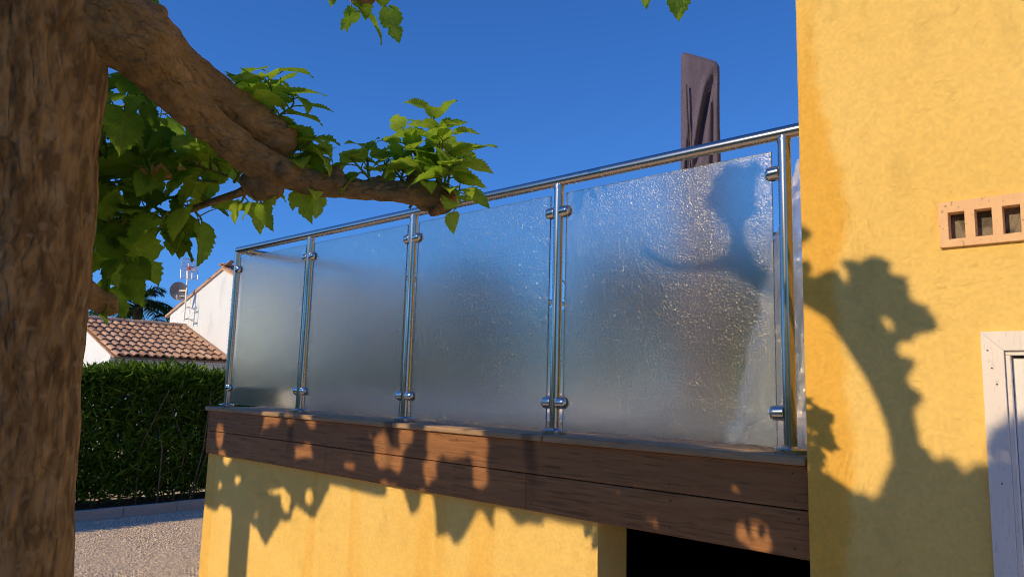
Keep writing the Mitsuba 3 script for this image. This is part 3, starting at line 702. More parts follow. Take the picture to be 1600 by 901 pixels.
def shadow_leaves(zone, n_try, size, t0, t1, seed, cover=0.95, edge=0.92):
    r = np.random.default_rng(seed)
    x0, z0, x1, z1 = zone.bounds
    cell = 0.012
    gx, gz = np.arange(x0, x1, cell), np.arange(z0, z1, cell)
    PX, PZ = np.meshgrid(gx, gz, indexing='ij')
    todo = shapely.contains_xy(zone, PX, PZ)
    total = todo.sum(); done = np.zeros_like(todo)
    Vs, Fs, Us, o = [], [], [], 0
    for k in range(n_try):
        left = np.argwhere(todo & ~done)
        if len(left) < (1 - cover) * total: break
        i, j = left[r.integers(len(left))]
        X, Z = gx[i], gz[j]
        V, Fc, UV = CHEAP[int(r.integers(len(CHEAP)))]
        shrink = 1.0 if k < n_try * 0.5 else 0.55
        s = size * r.uniform(0.65, 1.25) * shrink
        t = r.uniform(t0, t1)
        a = r.normal(0, 0.75)
        d = np.array([math.sin(a), r.uniform(-.2, .2), -math.cos(a)])
        nrm = np.array([r.uniform(-.6, .6), -1, r.uniform(-.1, .9)])
        X4 = frame(sunward(X, Z, t), d, nrm)
        P = (V - np.array([0, 0.5, 0])) * s @ X4[:3, :3].T + X4[:3, 3]
        tt = -0.08 - P[:, 1]
        foot_ = np.stack([P[:, 0] + K * tt, P[:, 2] - M * tt], 1)
        if shapely.contains_xy(zone, foot_[:, 0], foot_[:, 1]).mean() < edge: continue
        hull = sg.MultiPoint(foot_).convex_hull.buffer(-0.004)
        if hull.is_empty: continue
        bx = hull.bounds
        ia, ib = np.searchsorted(gx, bx[0]), np.searchsorted(gx, bx[2]); ja, jb = np.searchsorted(gz, bx[1]), np.searchsorted(gz, bx[3])
        if ib > ia and jb > ja:
            done[ia:ib, ja:jb] |= shapely.contains_xy(hull, PX[ia:ib, ja:jb], PZ[ia:ib, ja:jb])
        Vs.append(P); Fs.append(Fc + o); Us.append(UV); o += len(V)
    return np.vstack(Vs), np.vstack(Fs), np.vstack(Us)


def pollard(key, x, y, r, top, arms, label, leaves):
    ch = [([[x, y, GZ - .05], [x, y, GZ + .25], [x + .01, y, -0.3], [x, y + .01, top]], [r * 1.5, r * 1.1, r, r * 1.05])]
    put(f'{key}__trunk', blob(ch, 0.03, 0.008, 9, 0.004, 5, 4), 'bark', smooth=True)
    for pts, rad in arms:
        put(f'{key}__limb', blob([(pts, rad)], 0.02, 0.006, 20, 0, 6, 4), 'limb_bark', smooth=True)
    V, Fc, UV = leaves
    put(f'{key}__foliage', (V, Fc), 'leaf_mid', smooth=True, uv=UV, kind='stuff')
    tag(key, label, 'tree')


# left neighbour: its trunk shadow falls on the base wall
zl = zone_open.intersection(sg.box(-5.3, -2, -2.6, 1)); zm = zone_open.intersection(sg.box(-2.9, -2, -0.84, 1)); zr = zone_open.intersection(sg.box(-1.0, -2, 1, 1))
NL = 'pollarded_mulberry'
pollard(NL, -4.26 - K * 3, -3.08, 0.105, 0.95,
        [([[-5.07, -3.08, .85], [-4.8, -3.05, 1.1], [-4.3, -3.0, 1.18], [-3.7, -3.0, 1.15]], [.08, .06, .05, .04]), ([[-5.07, -3.08, .85], [-5.3, -3.1, 1.1], [-5.8, -3.1, 1.2]], [.08, .06, .05])],
        'pollarded mulberry with broad leaves whose trunk shadow stands on the yellow base wall', shadow_leaves(zl, 14000, 0.115, 2.7, 3.3, 1))
V2, F2, U2 = shadow_leaves(zm, 14000, 0.095, 2.6, 3.2, 2)
V3, F3, U3 = shadow_leaves(zr, 12000, 0.10, 2.6, 3.2, 3, cover=0.96, edge=0.86)
# the limb whose shadow climbs the house wall and crosses the last pane
TL = 2.25
LEAFPTS = [(-0.487, 0.372, .10, 1.9), (-0.535, 0.385, .07, 1.2), (-0.53, 0.35, .06, 0.6), (-0.60, .45, .09, .3), (-0.585, .42, .08, 1.5), (-0.63, .47, .09, -.4), (-0.565, .44, .07, 2.4), (-0.57, .33, .06, 1.0), (-0.803, 0.547, .055, 1.9), (-0.739, 0.515, .07, .4), (-0.679, 0.545, .06, -.3), (-0.60, 0.53, .10, .9), (-0.569, 0.484, .085, .6), (-0.542, 0.423, .085, 1.0), (-0.559, 0.397, .075, 2.2), (-0.521, 0.395, .085, 1.2), (-0.545, 0.252, .075, .8), (-0.525, 0.167, .07, 1.2), (-0.812, 0.655, .075, 1.4), (-0.556, 0.468, .09, .2), (-0.621, 0.509, .085, -.5), (-0.54, 0.361, .065, 1.6), (-0.76, 0.50, .09, -1), (-0.66, 0.50, .10, 0), (-0.52, 0.02, .07, .8), (-0.50, 0.0, .06, 1.4)]
GLASSP = sg.Polygon([(-1.055, 0.80), (-1.066, 0.829), (-1.044, 0.866), (-1.048, 0.935), (-1.024, 0.964), (-0.99, 0.978), (-1.093, 1.012), (-1.166, 0.991), (-1.203, 0.963), (-1.229, 0.92), (-1.237, 0.886), (-1.197, 0.849), (-1.168, 0.80)])
V4, F4, U4 = shadow_leaves(GLASSP, 3500, 0.075, 1.9, 2.2, 4, cover=0.94, edge=0.78)
Vs, Fs, Us, o = [V2, V3, V4], [F2, F3 + len(V2), F4 + len(V2) + len(V3)], [U2, U3, U4], len(V2) + len(V3) + len(V4)
for i, (X, Z, s, a) in enumerate(LEAFPTS):
    V, Fc, UV = CHEAP[i % 6]
    X4 = frame(sunward(X, Z, TL - 0.1), [math.sin(a), 0.1, math.cos(a) * 0.6 - .3], [0.1, -1, .4])
    Vs.append((V - np.array([0, .5, 0])) * s @ X4[:3, :3].T + X4[:3, 3]); Fs.append(Fc + o); Us.append(UV); o += len(V)
# shade for the near trunk and limb: the thick of the crown
cz = np.random.default_rng(8)
for i in range(520):
    V, Fc, UV = CHEAP[i % 6]
    p = np.array([cz.uniform(-2.6, -1.15), cz.uniform(-3.5, -2.75), cz.uniform(0.25, 1.42)])
    tt = -0.1 - p[1]; Xw, Zw = p[0] + K * tt, p[2] - M * tt
    if not zone_open.buffer(-0.05).contains(sg.Point(Xw, Zw)): continue
    a = cz.normal(0, .7); X4 = frame(p, [math.sin(a), cz.uniform(-.3, .3), -math.cos(a)], [cz.uniform(-.5, .5), -1, .5])
    Vs.append((V - np.array([0, .5, 0])) * 0.11 @ X4[:3, :3].T + X4[:3, 3]); Fs.append(Fc + o); Us.append(UV); o += len(V)
sw = sunward
limb_pts = [[-1.62, -3.1, .75], sw(-0.62, -0.25, 2.5), sw(-0.555, -0.02, TL), sw(-0.558, .06, TL), sw(-0.575, .153, TL), sw(-0.602, .235, TL), sw(-0.632, .308, TL), sw(-0.668, .375, TL), sw(-0.715, .438, TL), sw(-0.80, .478, TL), sw(-0.87, .50, TL), sw(-0.97, .55, TL), sw(-1.07, .63, TL)]
arm1 = [sw(-1.07, .63, TL), sw(-1.14, .668, TL), sw(-1.24, .662, TL), sw(-1.34, .668, TL), sw(-1.42, .70, TL), sw(-1.48, .745, TL)]
arm2 = [sw(-1.08, .64, TL), sw(-1.108, .70, TL), sw(-1.112, .76, TL), sw(-1.12, .83, TL), sw(-1.14, .91, TL)]
pollard(NL + '_001', -1.60, -3.1, 0.17, 0.80,
        [(limb_pts, [.09, .06, .036, .038, .045, .053, .062, .067, .059, .044, .037, .032, .036]), (arm1, [.036, .028, .015, .014, .013, .018]), (arm2, [.042, .034, .025, .035, .05]),
         ([[-1.6, -3.1, .7], [-1.9, -3.05, 1.05], [-2.4, -3.0, 1.2], [-2.9, -3.0, 1.2]], [.1, .07, .055, .045])],
        'pollarded mulberry whose leafy shade falls on the deck fascia and up the house wall', (np.vstack(Vs), np.vstack(Fs), np.vstack(Us)))

# ------------------------------------------------------------------ oleander hedge
def lance(n, lo, hi, size, seed, up=0.5, face=None):
    """n narrow leaves in the box lo..hi."""
    r = np.random.default_rng(seed)
    p = r.uniform(lo, hi, (n, 3)); return lance_at(p, size, r, up)


def lance_at(p, size, r, up, wid=0.075):
    n = len(p)
    d = r.normal(0, 1, (n, 3)); d[:, 2] = np.abs(d[:, 2]) * up + r.normal(0, .35, n); d /= np.linalg.norm(d, axis=1, keepdims=True)
    s = np.cross(d, r.normal(0, 1, (n, 3))); s /= np.linalg.norm(s, axis=1, keepdims=True)
    nn = np.cross(d, s); L = size * r.uniform(.6, 1.25, n)[:, None]
    pr = [(0, 0), (.3, wid * .9), (.3, -wid * .9), (.7, wid), (.7, -wid), (1, 0)]
    V = np.stack([p + L * (d * a + s * b - nn * 0.12 * a * a) for a, b in pr], 1)
    Fc = np.array([[0, 2, 1], [1, 2, 4], [1, 4, 3], [3, 4, 5]])
    uv = np.repeat(np.stack([r.random(n), r.random(n)], 1), 6, 0)
    return V.reshape(-1, 3), (Fc[None] + (np.arange(n) * 6)[:, None, None]).reshape(-1, 3), uv


r = np.random.default_rng(31)
HXF = -9.28
n = 52000
hp = np.stack([HXF - np.abs(r.normal(0, .26, n)), r.uniform(-4.5, 6.6, n), r.uniform(GZ + .12, .23, n)], 1)
n2 = 17000
yy_ = r.uniform(-4.5, 6.6, n2)
tp = np.stack([HXF - r.uniform(-.05, .95, n2), yy_, .10 + 0.16 * meshkit.noise(np.stack([yy_ * 3.3, yy_ * 0, yy_ * 0], 1), 3) + r.uniform(-.22, .07, n2)], 1)
n3 = 26000
bp_ = np.stack([HXF - r.uniform(.2, .95, n3), r.uniform(-4.5, 6.6, n3), r.uniform(GZ + .1, .15, n3)], 1)
V, Fc, UV = lance_at(np.vstack([hp, tp, bp_]), 0.15, r, 1.1)
put('oleander_hedge__foliage', (V, Fc), 'hedge_leaf', uv=UV, kind='stuff')
st = []
for i in range(150):
    y0 = r.uniform(-4, 6.5); x0 = HXF - r.uniform(-.02, .5)
    st.append(tube([(x0, y0, GZ), (x0 + r.normal(0, .05), y0 + r.normal(0, .08), GZ + .7), (x0 + r.normal(0, .09), y0 + r.normal(0, .15), .02)], [.011, .009, .006], 6))
put('oleander_hedge__stems', cat(st), 'hedge_stem', smooth=True, kind='stuff')
tag('oleander_hedge', 'tall dark green oleander hedge with sunlit tips behind the kerb', 'hedge')
put('garden_fence__rail', cbox(HXF - .62, HXF - .58, -4.5, 6.6, GZ + .48, GZ + .515, .002), 'white_paint')
for i, y in enumerate(np.arange(-4.4, 6.6, 2.0)):
    put('garden_fence__post', cbox(HXF - .63, HXF - .57, y, y + .06, GZ, GZ + .62, .003), 'white_paint')
tag('garden_fence', 'low pale rail showing through the foot of the hedge', 'fence')

# ------------------------------------------------------------------ neighbour's garage and tall white house
GX, GY0, GY1, EZ = -18.0, 3.85, 6.62, 0.63
RX, RZ = -20.85, 1.585
SL = (RZ - EZ) / (GX - RX)
gw = sg.Polygon([(GX - .30, GZ - 1), (GX - .30, EZ - .02 + .30 * SL), (RX, RZ - .03), (RX - 2.6, RZ - 2.6 * SL), (RX - 2.6, GZ - 1)])


def prism_y(poly, y0, y1):
    m = trimesh.creation.extrude_polygon(poly, y1 - y0, engine='earcut'); v = m.vertices
    m.vertices = np.stack([v[:, 0], y0 + v[:, 2], v[:, 1]], 1); m.fix_normals(); return m


put('white_garage__wall', prism_y(gw, GY0 + .03, GY1), 'white_render')


def barrel(L, w0, w1, h, convex=True, th=0.016):
    a = np.linspace(0, math.pi, 8); V = []
    for yy, w in ((0, w0), (L, w1)):
        for off in (0, -th):
            for t in a:
                V.append([math.cos(t) * (w / 2 + off), yy, math.sin(t) * (h + off)])
    V = np.array(V); n = 8; Fc = []
    for j in range(n - 1):
        Fc += [[j, j + 1, 2 * n + j + 1], [j, 2 * n + j + 1, 2 * n + j], [n + j, 3 * n + j, 3 * n + j + 1], [n + j, 3 * n + j + 1, n + j + 1],
               [j, n + j, n + j + 1], [j, n + j + 1, j + 1], [2 * n + j, 2 * n + j + 1, 3 * n + j + 1], [2 * n + j, 3 * n + j + 1, 3 * n + j]]
    m = trimesh.Trimesh(V, np.array(Fc), process=False)
    if not convex: m.vertices[:, 2] *= -1; m.invert()
    return m


updir = np.array([RX - GX, 0, RZ - EZ]); SLEN = np.linalg.norm(updir); updir /= SLEN
nup = np.array([-updir[2], 0, updir[0]]); nup = nup if nup[2] > 0 else -nup
ncol, nrow = 14, 8
dy, ds = (GY1 - GY0) / ncol, SLEN / nrow
TILE = barrel(ds * 1.18, dy * .84, dy * .66, .062)
PAN = barrel(ds * 1.10, dy * .74, dy * .86, .05, False)
rt = np.random.default_rng(3)
roof = put('white_garage__roof', prism_y(sg.Polygon([(GX, EZ - .02), (RX, RZ - .02), (RX - 2.8, RZ - .02 - 2.8 * SL), (RX - 2.8, RZ - .06 - 2.8 * SL), (RX, RZ - .06), (GX, EZ - .06)]), GY0, GY1 - .002), 'roof_clay_c')
for i in range(ncol):
    for j in range(nrow):
        for q, (m, off, zz) in enumerate(((TILE, .5, .012), (PAN, 1.0, .058))):
            o = np.array([GX, GY0 + (i + off) * dy, EZ]) + updir * (j * ds - .06) + nup * (zz + .032) + np.array([0, rt.normal(0, .004), rt.normal(0, .004)])
            X = np.eye(4); X[:3, 1] = updir + np.array([0, rt.normal(0, .012), 0]) - nup * 0.10; X[:3, 1] /= np.linalg.norm(X[:3, 1]); X[:3, 2] = nup; X[:3, 0] = np.cross(X[:3, 1], nup); X[:3, 3] = o
            if q == 1 and i == ncol - 1: continue
            put('white_garage__roof__barrel_tile' if q == 0 else 'white_garage__roof__pan_tile', place(m, X), f'roof_clay_{"abcd"[int(rt.integers(4))]}', smooth=50)
for j in range(7):
    X = np.eye(4); X[:3, 3] = [RX, GY0 - .02 + j * .40, RZ + .035 + rt.normal(0, .004)]
    put('white_garage__roof__ridge_tile', place(barrel(.43, .24, .20, .085), X), f'roof_clay_{"abcd"[int(rt.integers(4))]}', smooth=50)
put('white_garage__roof__flashing', tube([np.array([GX, GY1 - .05, EZ + .06]), np.array([RX, GY1 - .05, RZ + .07])], .055, 8), 'roof_clay_c', smooth=40)
gut = trimesh.creation.annulus(0.045, 0.055, GY1 - GY0 - .06, sections=24)
gut.apply_transform(np.array([[1, 0, 0, GX + .035], [0, 0, 1, (GY0 + GY1) / 2], [0, 1, 0, EZ - .075], [0, 0, 0, 1.0]]))
gut = trimesh.intersections.slice_mesh_plane(gut, [0, 0, -1], [0, 0, EZ - .07])
gu = put('white_garage__gutter', gut, 'gutter_zinc', smooth=40)
for y in (GY0 + .5, GY0 + 1.2, GY0 + 1.9, GY0 + 2.45):
    put(f'{gu}__bracket', cbox(GX - .03, GX + .092, y, y + .02, EZ - .132, EZ - .128), 'gutter_zinc')
put('white_garage__downpipe', tube([(GX + .03, GY0 + .18, EZ - .12), (GX - .10, GY0 + .18, EZ - .22), (GX - .26, GY0 + .18, EZ - .32), (GX - .26, GY0 + .18, GZ - .9)], .035, 12), 'gutter_zinc', smooth=50)
put('white_garage__meter_box', cbox(GX - .301, GX - .22, GY1 - .5, GY1 - .22, EZ - .75, EZ - .38, .006), 'white_paint')
tag('white_garage', 'low white garage with a terracotta barrel-tile roof behind the hedge', 'garage')

WY = 6.64
PXk, PZk, LX, LZ = -18.78, 3.13, -21.95, 2.06
s_l = (PZk - LZ) / (PXk - LX)
RXE = PXk + 3.2; RZE = PZk - 3.2 * s_l
put('tall_white_house__wall', prism_y(sg.Polygon([(LX, GZ - 1), (RXE - .4, GZ - 1), (RXE - .4, RZE + .4 * s_l - .06), (PXk, PZk - .06), (LX, LZ - .06)]), WY, WY + 9), 'white_render')
rf = put('tall_white_house__roof', prism_y(sg.Polygon([(LX - .25, LZ - .25 * s_l - .05), (PXk, PZk - .055), (RXE, RZE - .05), (RXE, RZE), (PXk, PZk), (LX - .25, LZ - .25 * s_l)]), WY - .05, WY + 9.1), 'roof_clay_b')
for side, (ex, ez) in ((-1, (LX - .25, LZ - .25 * s_l)), (1, (RXE, RZE))):
    L = math.hypot(PXk - ex, PZk - ez); nt = int(L / .36)
    u = np.array([PXk - ex, 0, PZk - ez]) / L; nn = np.cross(u, [0, 1, 0]); nn = nn if nn[2] > 0 else -nn
    for j in range(nt + 1):
        X = np.eye(4); X[:3, 1] = u; X[:3, 2] = nn; X[:3, 0] = np.cross(u, nn); X[:3, 3] = np.array([ex, WY + .02, ez]) + u * j * .36 + nn * (.0 + .012 * (j % 2))
        put(f'{rf}__verge_tile', place(barrel(.42, .15, .13, .045), X), f'roof_clay_{"cd"[int(rt.integers(2))]}', smooth=50)
for c_ in range(14):
    if c_ < 2: continue
    for j in range(9):
        L = math.hypot(PXk - RXE, PZk - RZE); u = np.array([PXk - RXE, 0, PZk - RZE]) / L; nn = np.cross(u, [0, 1, 0]); nn = nn if nn[2] > 0 else -nn
        X = np.eye(4); X[:3, 1] = u; X[:3, 2] = nn; X[:3, 0] = np.cross(u, nn); X[:3, 3] = np.array([RXE, WY - .2 + c_ * .22, RZE]) + u * j * .36 + nn * .01
        if c_ < 8 and j > 4: put(f'{rf}__barrel_tile', place(barrel(.42, .19, .16, .06), X), f'roof_clay_{"abcd"[int(rt.integers(4))]}', smooth=50)
for j in range(10):
    X = np.eye(4); X[:3, 3] = [PXk, WY - .06 + j * .42, PZk + .03 + rt.normal(0, .006)]
    put(f'{rf}__ridge_tile', place(barrel(.45, .24, .20, .085), X), f'roof_clay_{"abcd"[int(rt.integers(4))]}', smooth=50)
tag('tall_white_house', 'tall white gabled house with tiled verge, carrying the aerial, behind the garage', 'house')

# aerial and dish on the gable
AX, AY = -20.40, WY - .25
mast = [(AX, AY, 1.74), (AX, AY, 3.36)]
put('television_aerial__mast', rod(*mast, .022, 12), 'aluminium', smooth=40)
for z in (1.80, 2.12):
    put('television_aerial__wall_bracket', cat([rod((AX - .03, AY, z), (AX + 0.24, AY, z), .016, 8), rod((AX + 0.24, AY, z), (AX + 0.24, WY, z - .10), .014, 8), rod((AX, AY, z), (AX + .05, WY, z), .014, 8)]), 'aluminium')
put('television_aerial__wall_bracket', rod((AX + 0.24, AY + .02, 1.72), (AX + 0.24, AY + .02, 2.32), .012, 8), 'aluminium')
az_ = np.array([math.cos(.25), -math.sin(.25), -0.12]); az_ /= np.linalg.norm(az_)
px2 = np.cross(az_, [0, 0, 1]); px2 /= np.linalg.norm(px2); pz2 = np.cross(px2, az_)
hub = np.array([AX + .06, AY, 3.20])
for sgn in (1, -1):
    bars = []
    c0 = hub - az_ * .02
    tiltv = (pz2 * sgn * .82 + az_ * .42); tiltv /= np.linalg.norm(tiltv)
    e = [c0 + px2 * .22 * a + tiltv * b * .27 + tiltv * .04 for a, b in ((-1, 0), (1, 0), (1, 1), (-1, 1))]
    for a, b in zip(e, e[1:] + e[:1]): bars.append(rod(a, b, .012, 6))
    for q in np.linspace(.14, .86, 5): bars.append(rod(e[0] + (e[3] - e[0]) * q, e[1] + (e[2] - e[1]) * q, .007, 5))
    for q in (.33, .66): bars.append(rod(e[0] + (e[1] - e[0]) * q, e[3] + (e[2] - e[3]) * q, .008, 5))
    put('television_aerial__reflector', cat(bars), 'aluminium')
put('television_aerial__boom', rod(hub, hub + az_ * .85, .016, 8), 'aluminium', smooth=40)
put('television_aerial__feed_box', cbox(hub[0] + .10, hub[0] + .24, hub[1] - .12, hub[1] + .02, hub[2] - .06, hub[2] + .05, .01), 'red_plastic')
for q in np.linspace(.25, .82, 7):
    c0 = hub + az_ * q
    put('television_aerial__director', cat([rod(c0 - px2 * .11 + pz2 * .035, c0 + px2 * .11 + pz2 * .035, .009, 6), rod(c0 - px2 * .10 - pz2 * .035, c0 + px2 * .10 - pz2 * .035, .009, 6), rod(c0 - pz2 * .035, c0 + pz2 * .035, .007, 5)]), 'aluminium')
tag('television_aerial', 'silver television aerial with grid reflectors on a mast by the gable', 'aerial')
ang = np.linspace(0, 2 * math.pi, 29)[:-1]
V, Fc = [], []
for i, rr in enumerate(np.linspace(.015, .26, 7)):
    for a in ang: V.append([rr * math.cos(a) * .92, .65 * (rr * rr) * -1.0, rr * math.sin(a)])
for i in range(6):
    for j in range(28):
        a, b = i * 28 + j, i * 28 + (j + 1) % 28; Fc += [[a, b, b + 28], [a, b + 28, a + 28]]
dm = trimesh.Trimesh(np.array(V), np.array(Fc), process=False)
back = dm.copy(); back.vertices[:, 1] += .012; back.invert()
RD = trimesh.transformations.rotation_matrix(0.95, [0, 0, 1]) @ trimesh.transformations.rotation_matrix(0.28, [1, 0, 0])
dish_o = np.array([AX - .16, AY - .14, 2.58])
Xd = RD.copy(); Xd[:3, 3] = dish_o
put('satellite_dish__reflector', place(cat([dm, back]), Xd), 'dish_grey', smooth=40)
arm = [np.array([0, -.02, -.26]), np.array([0, -.16, -.24]), np.array([0, -.28, -.14])]
arm = [(RD[:3, :3] @ a + dish_o) for a in arm]
put('satellite_dish__arm', tube(arm, .014, 7), 'aluminium', smooth=40)
put('satellite_dish__receiver', tube([arm[-1], arm[-1] + RD[:3, :3] @ np.array([0, .07, .04])], [.02, .022], 12), 'white_paint')
put('satellite_dish__clamp_arm', cat([rod(dish_o + np.array([0, .02, 0]), (AX, AY, 2.58), .025, 8), rod(dish_o + np.array([0, .02, -.15]), (AX, AY, 2.42), .012, 6)]), 'aluminium')
tag('satellite_dish', 'round grey satellite dish on the aerial mast below the antenna', 'satellite dish')

# ------------------------------------------------------------------ palm and far greenery
def palm(key, o, hgt, nf, L, seed, label):
    r = np.random.default_rng(seed)
    put(f'{key}__trunk', tube([(o[0], o[1], GZ - 1), (o[0] + .05, o[1], (GZ + hgt) / 2), (o[0], o[1], hgt)], [.22, .18, .17], 14), 'palm_trunk', smooth=True)
    for i in range(nf):
        a = i * 2.4 + r.uniform(-.2, .2); el = r.uniform(-.5, 1.35); Lf = L * r.uniform(.8, 1.1)
        out = np.array([math.cos(a), math.sin(a), 0])
        t = np.linspace(0, 1, 15)
        P = np.array(o[:2] + [hgt])[None] + out * (Lf * math.cos(el) * t)[:, None] + np.array([0, 0, 1.0]) * (Lf * (math.sin(el) * t - .62 * t * t))[:, None]
        V, Fc = [], []
        tb = tube(P, np.linspace(.022, .006, 15), 5)
        V.append(np.array(tb.vertices)); Fc.append(np.array(tb.faces)); n0 = len(tb.vertices)
        sd = np.cross(out, [0, 0, 1.0])
        for q in np.linspace(.12, 1, 46):
            c = np.array([np.interp(q, t, P[:, k]) for k in range(3)])
            tn = np.array([np.interp(min(q + .02, 1), t, P[:, k]) - np.interp(q - .02, t, P[:, k]) for k in range(3)]); tn /= np.linalg.norm(tn) + 1e-9
            for s_ in (-1, 1):
                d = sd * s_ * .75 + tn * .65 + np.array([0, 0, r.uniform(-.45, .15)]); d /= np.linalg.norm(d)
                l = .42 * math.sin(math.pi * (0.1 + .85 * q)) ** .6 * r.uniform(.8, 1.1) * L / 1.6
                w = np.cross(d, [0, 0, 1.0]); w = w / (np.linalg.norm(w) + 1e-9) * .016
                e = c + d * l + np.array([0, 0, -.12 * l])
                V.append(np.array([c - w, c + w, c + d * l * .5 - w * 1.1, c + d * l * .5 + w * 1.1, e])); Fc.append(np.array([[0, 1, 3], [0, 3, 2], [2, 3, 4]]) + n0); n0 += 5
        put(f'{key}__frond', (np.vstack(V), np.vstack(Fc)), 'palm_leaf')
    tag(key, label, 'palm tree')


palm('palm_tree', [-28.7, 8.2], 2.75, 28, 2.0, 5, 'green palm with feathery fronds rising behind the garage roof')
palm('palm_tree_001', [-28.4, 9.5], 2.0, 22, 1.5, 6, 'lower dark palm beside the tall white house, right of the feathery palm')


def broad_tree(key, x, y, ztop, zlow, rx, seed, label, n=9000, leaf=.17, wid=0.22, mat='tree_leaf', lumps=22, category='tree'):
    r = np.random.default_rng(seed)
    trunk_ = [tube([(x, y, GZ - .3), (x + .1, y, (GZ + zlow) / 2 + .4), (x, y, (zlow + ztop) / 2)], [.17, .13, .06], 10)]
    for i in range(7):
        a = r.uniform(0, 6.28); z0 = r.uniform(zlow, (zlow + ztop) / 2)
        trunk_.append(tube([(x, y, z0 - .3), (x + math.cos(a) * rx * .45, y + math.sin(a) * rx * .45, z0 + .35), (x + math.cos(a) * rx * .8, y + math.sin(a) * rx * .8, z0 + .8)], [.05, .035, .015], 7))
    put(f'{key}__trunk', cat(trunk_), 'palm_trunk', smooth=True)
    cz_ = (zlow + ztop) / 2; hz = (ztop - zlow) / 2
    u = r.normal(0, 1, (lumps, 3)); u /= np.linalg.norm(u, axis=1, keepdims=True)
    c = np.array([x, y, cz_]) + u * np.array([rx * .68, rx * .68, hz * .72]) * r.uniform(.55, 1, (lumps, 1))
    rad = r.uniform(.28, .5, lumps) * min(rx, hz)
    k = r.integers(0, lumps, n)
    d = r.normal(0, 1, (n, 3)); d /= np.linalg.norm(d, axis=1, keepdims=True)
    p = c[k] + d * (rad[k] * r.uniform(.55, 1.08, n))[:, None]
    V, Fc, UV = lance_at(p, leaf, r, .7, wid)
    put(f'{key}__crown', (V, Fc), mat, uv=UV)
    tag(key, label, category)


broad_tree('garden_tree', -13.6, 11.6, 3.9, -.4, 2.1, 1, 'dark leafy tree seen through the gaps beside the fourth railing post', 12000)
broad_tree('garden_tree_001', -10.4, 13.2, 4.3, -.6, 2.2, 2, 'dark green tree blurred behind the right-hand frosted panel', 12000)
broad_tree('garden_tree_002', -6.9, 13.4, 4.0, -.6, 2.2, 3, 'dark green tree behind the folded parasol and frosted glass', 12000)
broad_tree('garden_tree_003', -3.4, 13.0, 3.6, -.6, 2.0, 4, 'dark green tree behind the plastic wrapped bundle, nearest the yellow house', 9000)
broad_tree('garden_shrub', -16.5, 9.6, 1.5, -1.0, 1.6, 5, 'low green shrub blurred behind the third frosted panel', 8000, category='shrub')
V, Fc, UV = lance_at(np.random.default_rng(4).uniform([-4.9, 7.0, GZ], [-.6, 7.9, .75], (14000, 3)), .13, np.random.default_rng(5), .9, .12)
put('rear_hedge__foliage', (V, Fc), 'hedge_leaf', uv=UV, kind='stuff')
tag('rear_hedge', 'green hedge blurred behind the right-hand frosted panel beyond the deck', 'hedge')

# ------------------------------------------------------------------ folded parasol under its cover
PX0, PY0, PW, PD = -2.53, 2.46, .285, .20
zs = np.linspace(0.12, 2.72, 100); na = 72
V = []
pr_ = np.random.default_rng(2)
for i, z in enumerate(zs):
    q = (z - .12) / 2.6
    w = PW * (1.06 - .06 * q); dpt = PD * (1.05 - .25 * q)
    for j in range(na):
        a = 2 * math.pi * j / na
        ex = 4.5
        cx, cy = math.cos(a), math.sin(a)
        rr = (abs(cx) ** ex + abs(cy) ** ex) ** (-1 / ex)
        lx, ly = cx * rr * w / 2, cy * rr * dpt / 2
        fold = (.5 - abs(meshkit.noise(np.array([[a * 1.7 + z * .55, z * 1.1, 3.0]]), 3)[0] - .5)) * .052 + (meshkit.noise(np.array([[a * 5 + z * 1.2, z * 2.6, 1.0]]), 5)[0] - .5) * .016
        lx *= 1 - fold * 2.2; ly *= 1 - fold * 3.2
        if ly < 0:
            front = min(1, -ly / (dpt * .35))
            for c0, c1, dp, w_, za, zb in ((.045, .16, .062, .020, 1.75, 2.62), (-.045, .10, .030, .014, 1.3, 2.2), (.095, .02, .022, .012, .3, 2.7), (.0, -.03, .024, .018, .2, 1.7)):
                e_ = max(0., min(1., (z - za) / .25)) * max(0., min(1., (zb - z) / .2))
                ly += front * e_ * (dp * math.exp(-((lx - c0 - c1 * (z - 2.3)) / w_) ** 2) - .4 * dp * math.exp(-((lx - c0 - c1 * (z - 2.3) + 1.9 * w_) / w_) ** 2))
        V.append([lx, ly, z])
V = np.array(V).reshape(len(zs), na, 3)
top = V[-1].copy()
Vx = np.vstack([V.reshape(-1, 3), (top * np.array([.9, .55, 1]) + np.array([0, 0, .03])), [[0, 0, 2.765]]])
Fc = []
for i in range(len(zs)):
    for j in range(na):
        a, b = i * na + j, i * na + (j + 1) % na; Fc += [[a, b, b + na], [a, b + na, a + na]]
for j in range(na): Fc.append([len(zs) * na + j, len(zs) * na + (j + 1) % na, len(Vx) - 1])
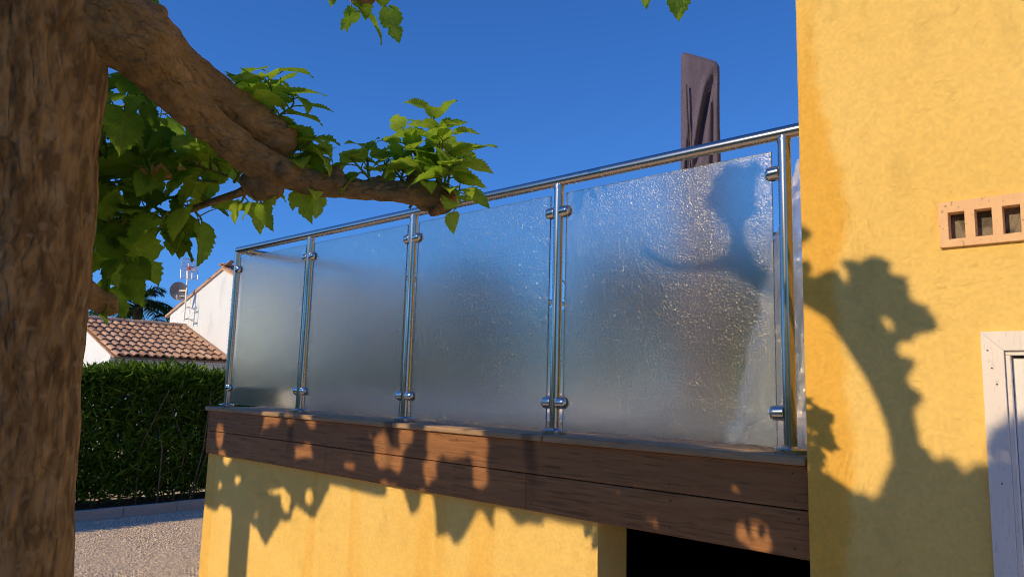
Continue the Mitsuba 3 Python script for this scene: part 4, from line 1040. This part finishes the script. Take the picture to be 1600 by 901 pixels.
# the cover's top slants down to the right
Vx[:, 2] -= np.clip((Vx[:, 2] - 2.2) / .5, 0, 1) * (Vx[:, 0] + PW / 2) * .42
RP = trimesh.transformations.rotation_matrix(math.radians(26), [0, 0, 1]); RP[:3, 3] = [PX0, PY0, 0]
put('folded_parasol__cover', place(trimesh.Trimesh(Vx, np.array(Fc), process=False), RP), 'fabric', smooth=True)
seam = [(-PW / 2 * .62, -PD / 2 * 1.0 - .006, z) for z in np.linspace(.2, 2.45, 26)]
put('folded_parasol__zip', place(tube([(x + .006 * math.sin(z * 7), y_ + .004 * math.sin(z * 13), z) for x, y_, z in seam], .006, 6), RP), 'rubber', smooth=True)
put('folded_parasol__pole', rod((PX0, PY0, 0.02), (PX0, PY0, .3), .03, 16), 'dark_metal', smooth=40)
put('folded_parasol__foot', cbox(PX0 - .35, PX0 + .35, PY0 - .35, PY0 + .35, 0.001, .05, .01), 'dark_concrete')
tag('folded_parasol', 'closed parasol in a grey-purple zipped cover standing on the deck behind the glass', 'parasol')

# ------------------------------------------------------------------ bundle wrapped in clear plastic film, by the house corner
nz, na = 70, 90
V = []
for i in range(nz):
    q = i / (nz - 1); z = .012 + q * 1.03
    for j in range(na):
        a = 2 * math.pi * j / na
        rx, ry = .215 * (1 - .56 * q ** 1.1), .12 * (1 - .25 * q)
        cx, cy = -1.02 + .115 * q, .17 + .17 * q
        nn = meshkit.fbm(np.array([[a * 2.2 + 2 * q, q * 5, 1.0]]), 3, 4)[0] - .5
        cre = abs(meshkit.noise(np.array([[a * 4.5 + 5 * q, q * 11 - a, 2.0]]), 6)[0] - .5)
        s = 1 + .50 * nn - .34 * cre + .10 * (abs(meshkit.noise(np.array([[a * 11 + 3 * q, q * 24 + a, 5.0]]), 8)[0] - .5))
        V.append([cx + math.cos(a) * rx * s, cy + math.sin(a) * ry * s, z + .02 * nn])
V.append([-.905, .34, 1.075]); Fc = []
for i in range(nz - 1):
    for j in range(na):
        a, b = i * na + j, i * na + (j + 1) % na; Fc += [[a, b, b + na], [a, b + na, a + na]]
for j in range(na): Fc.append([(nz - 1) * na + j, (nz - 1) * na + (j + 1) % na, len(V) - 1])
Vb = np.array(V); Vb[:, 0] = np.minimum(Vb[:, 0], -.842 + .0); Vb[:, 1] = np.maximum(Vb[:, 1], .03)
put('wrapped_bundle__film', (Vb, np.array(Fc)), 'plastic_film', smooth=25)
tag('wrapped_bundle', 'tall bundle wrapped in crumpled clear plastic film beside the house corner', 'plastic wrap')

# hedge along the far side of the yard, behind the viewer (mirrored in the steel)
rb = np.random.default_rng(77)
V, Fc, UV = lance_at(rb.uniform([-13, -9.2, GZ], [7, -8.0, 1.2], (30000, 3)), .22, rb, .9, .12)
put('boundary_hedge__foliage', (V, Fc), 'hedge_leaf', uv=UV, kind='stuff')
tag('boundary_hedge', 'tall green hedge across the yard, mirrored in the polished steel posts', 'hedge')
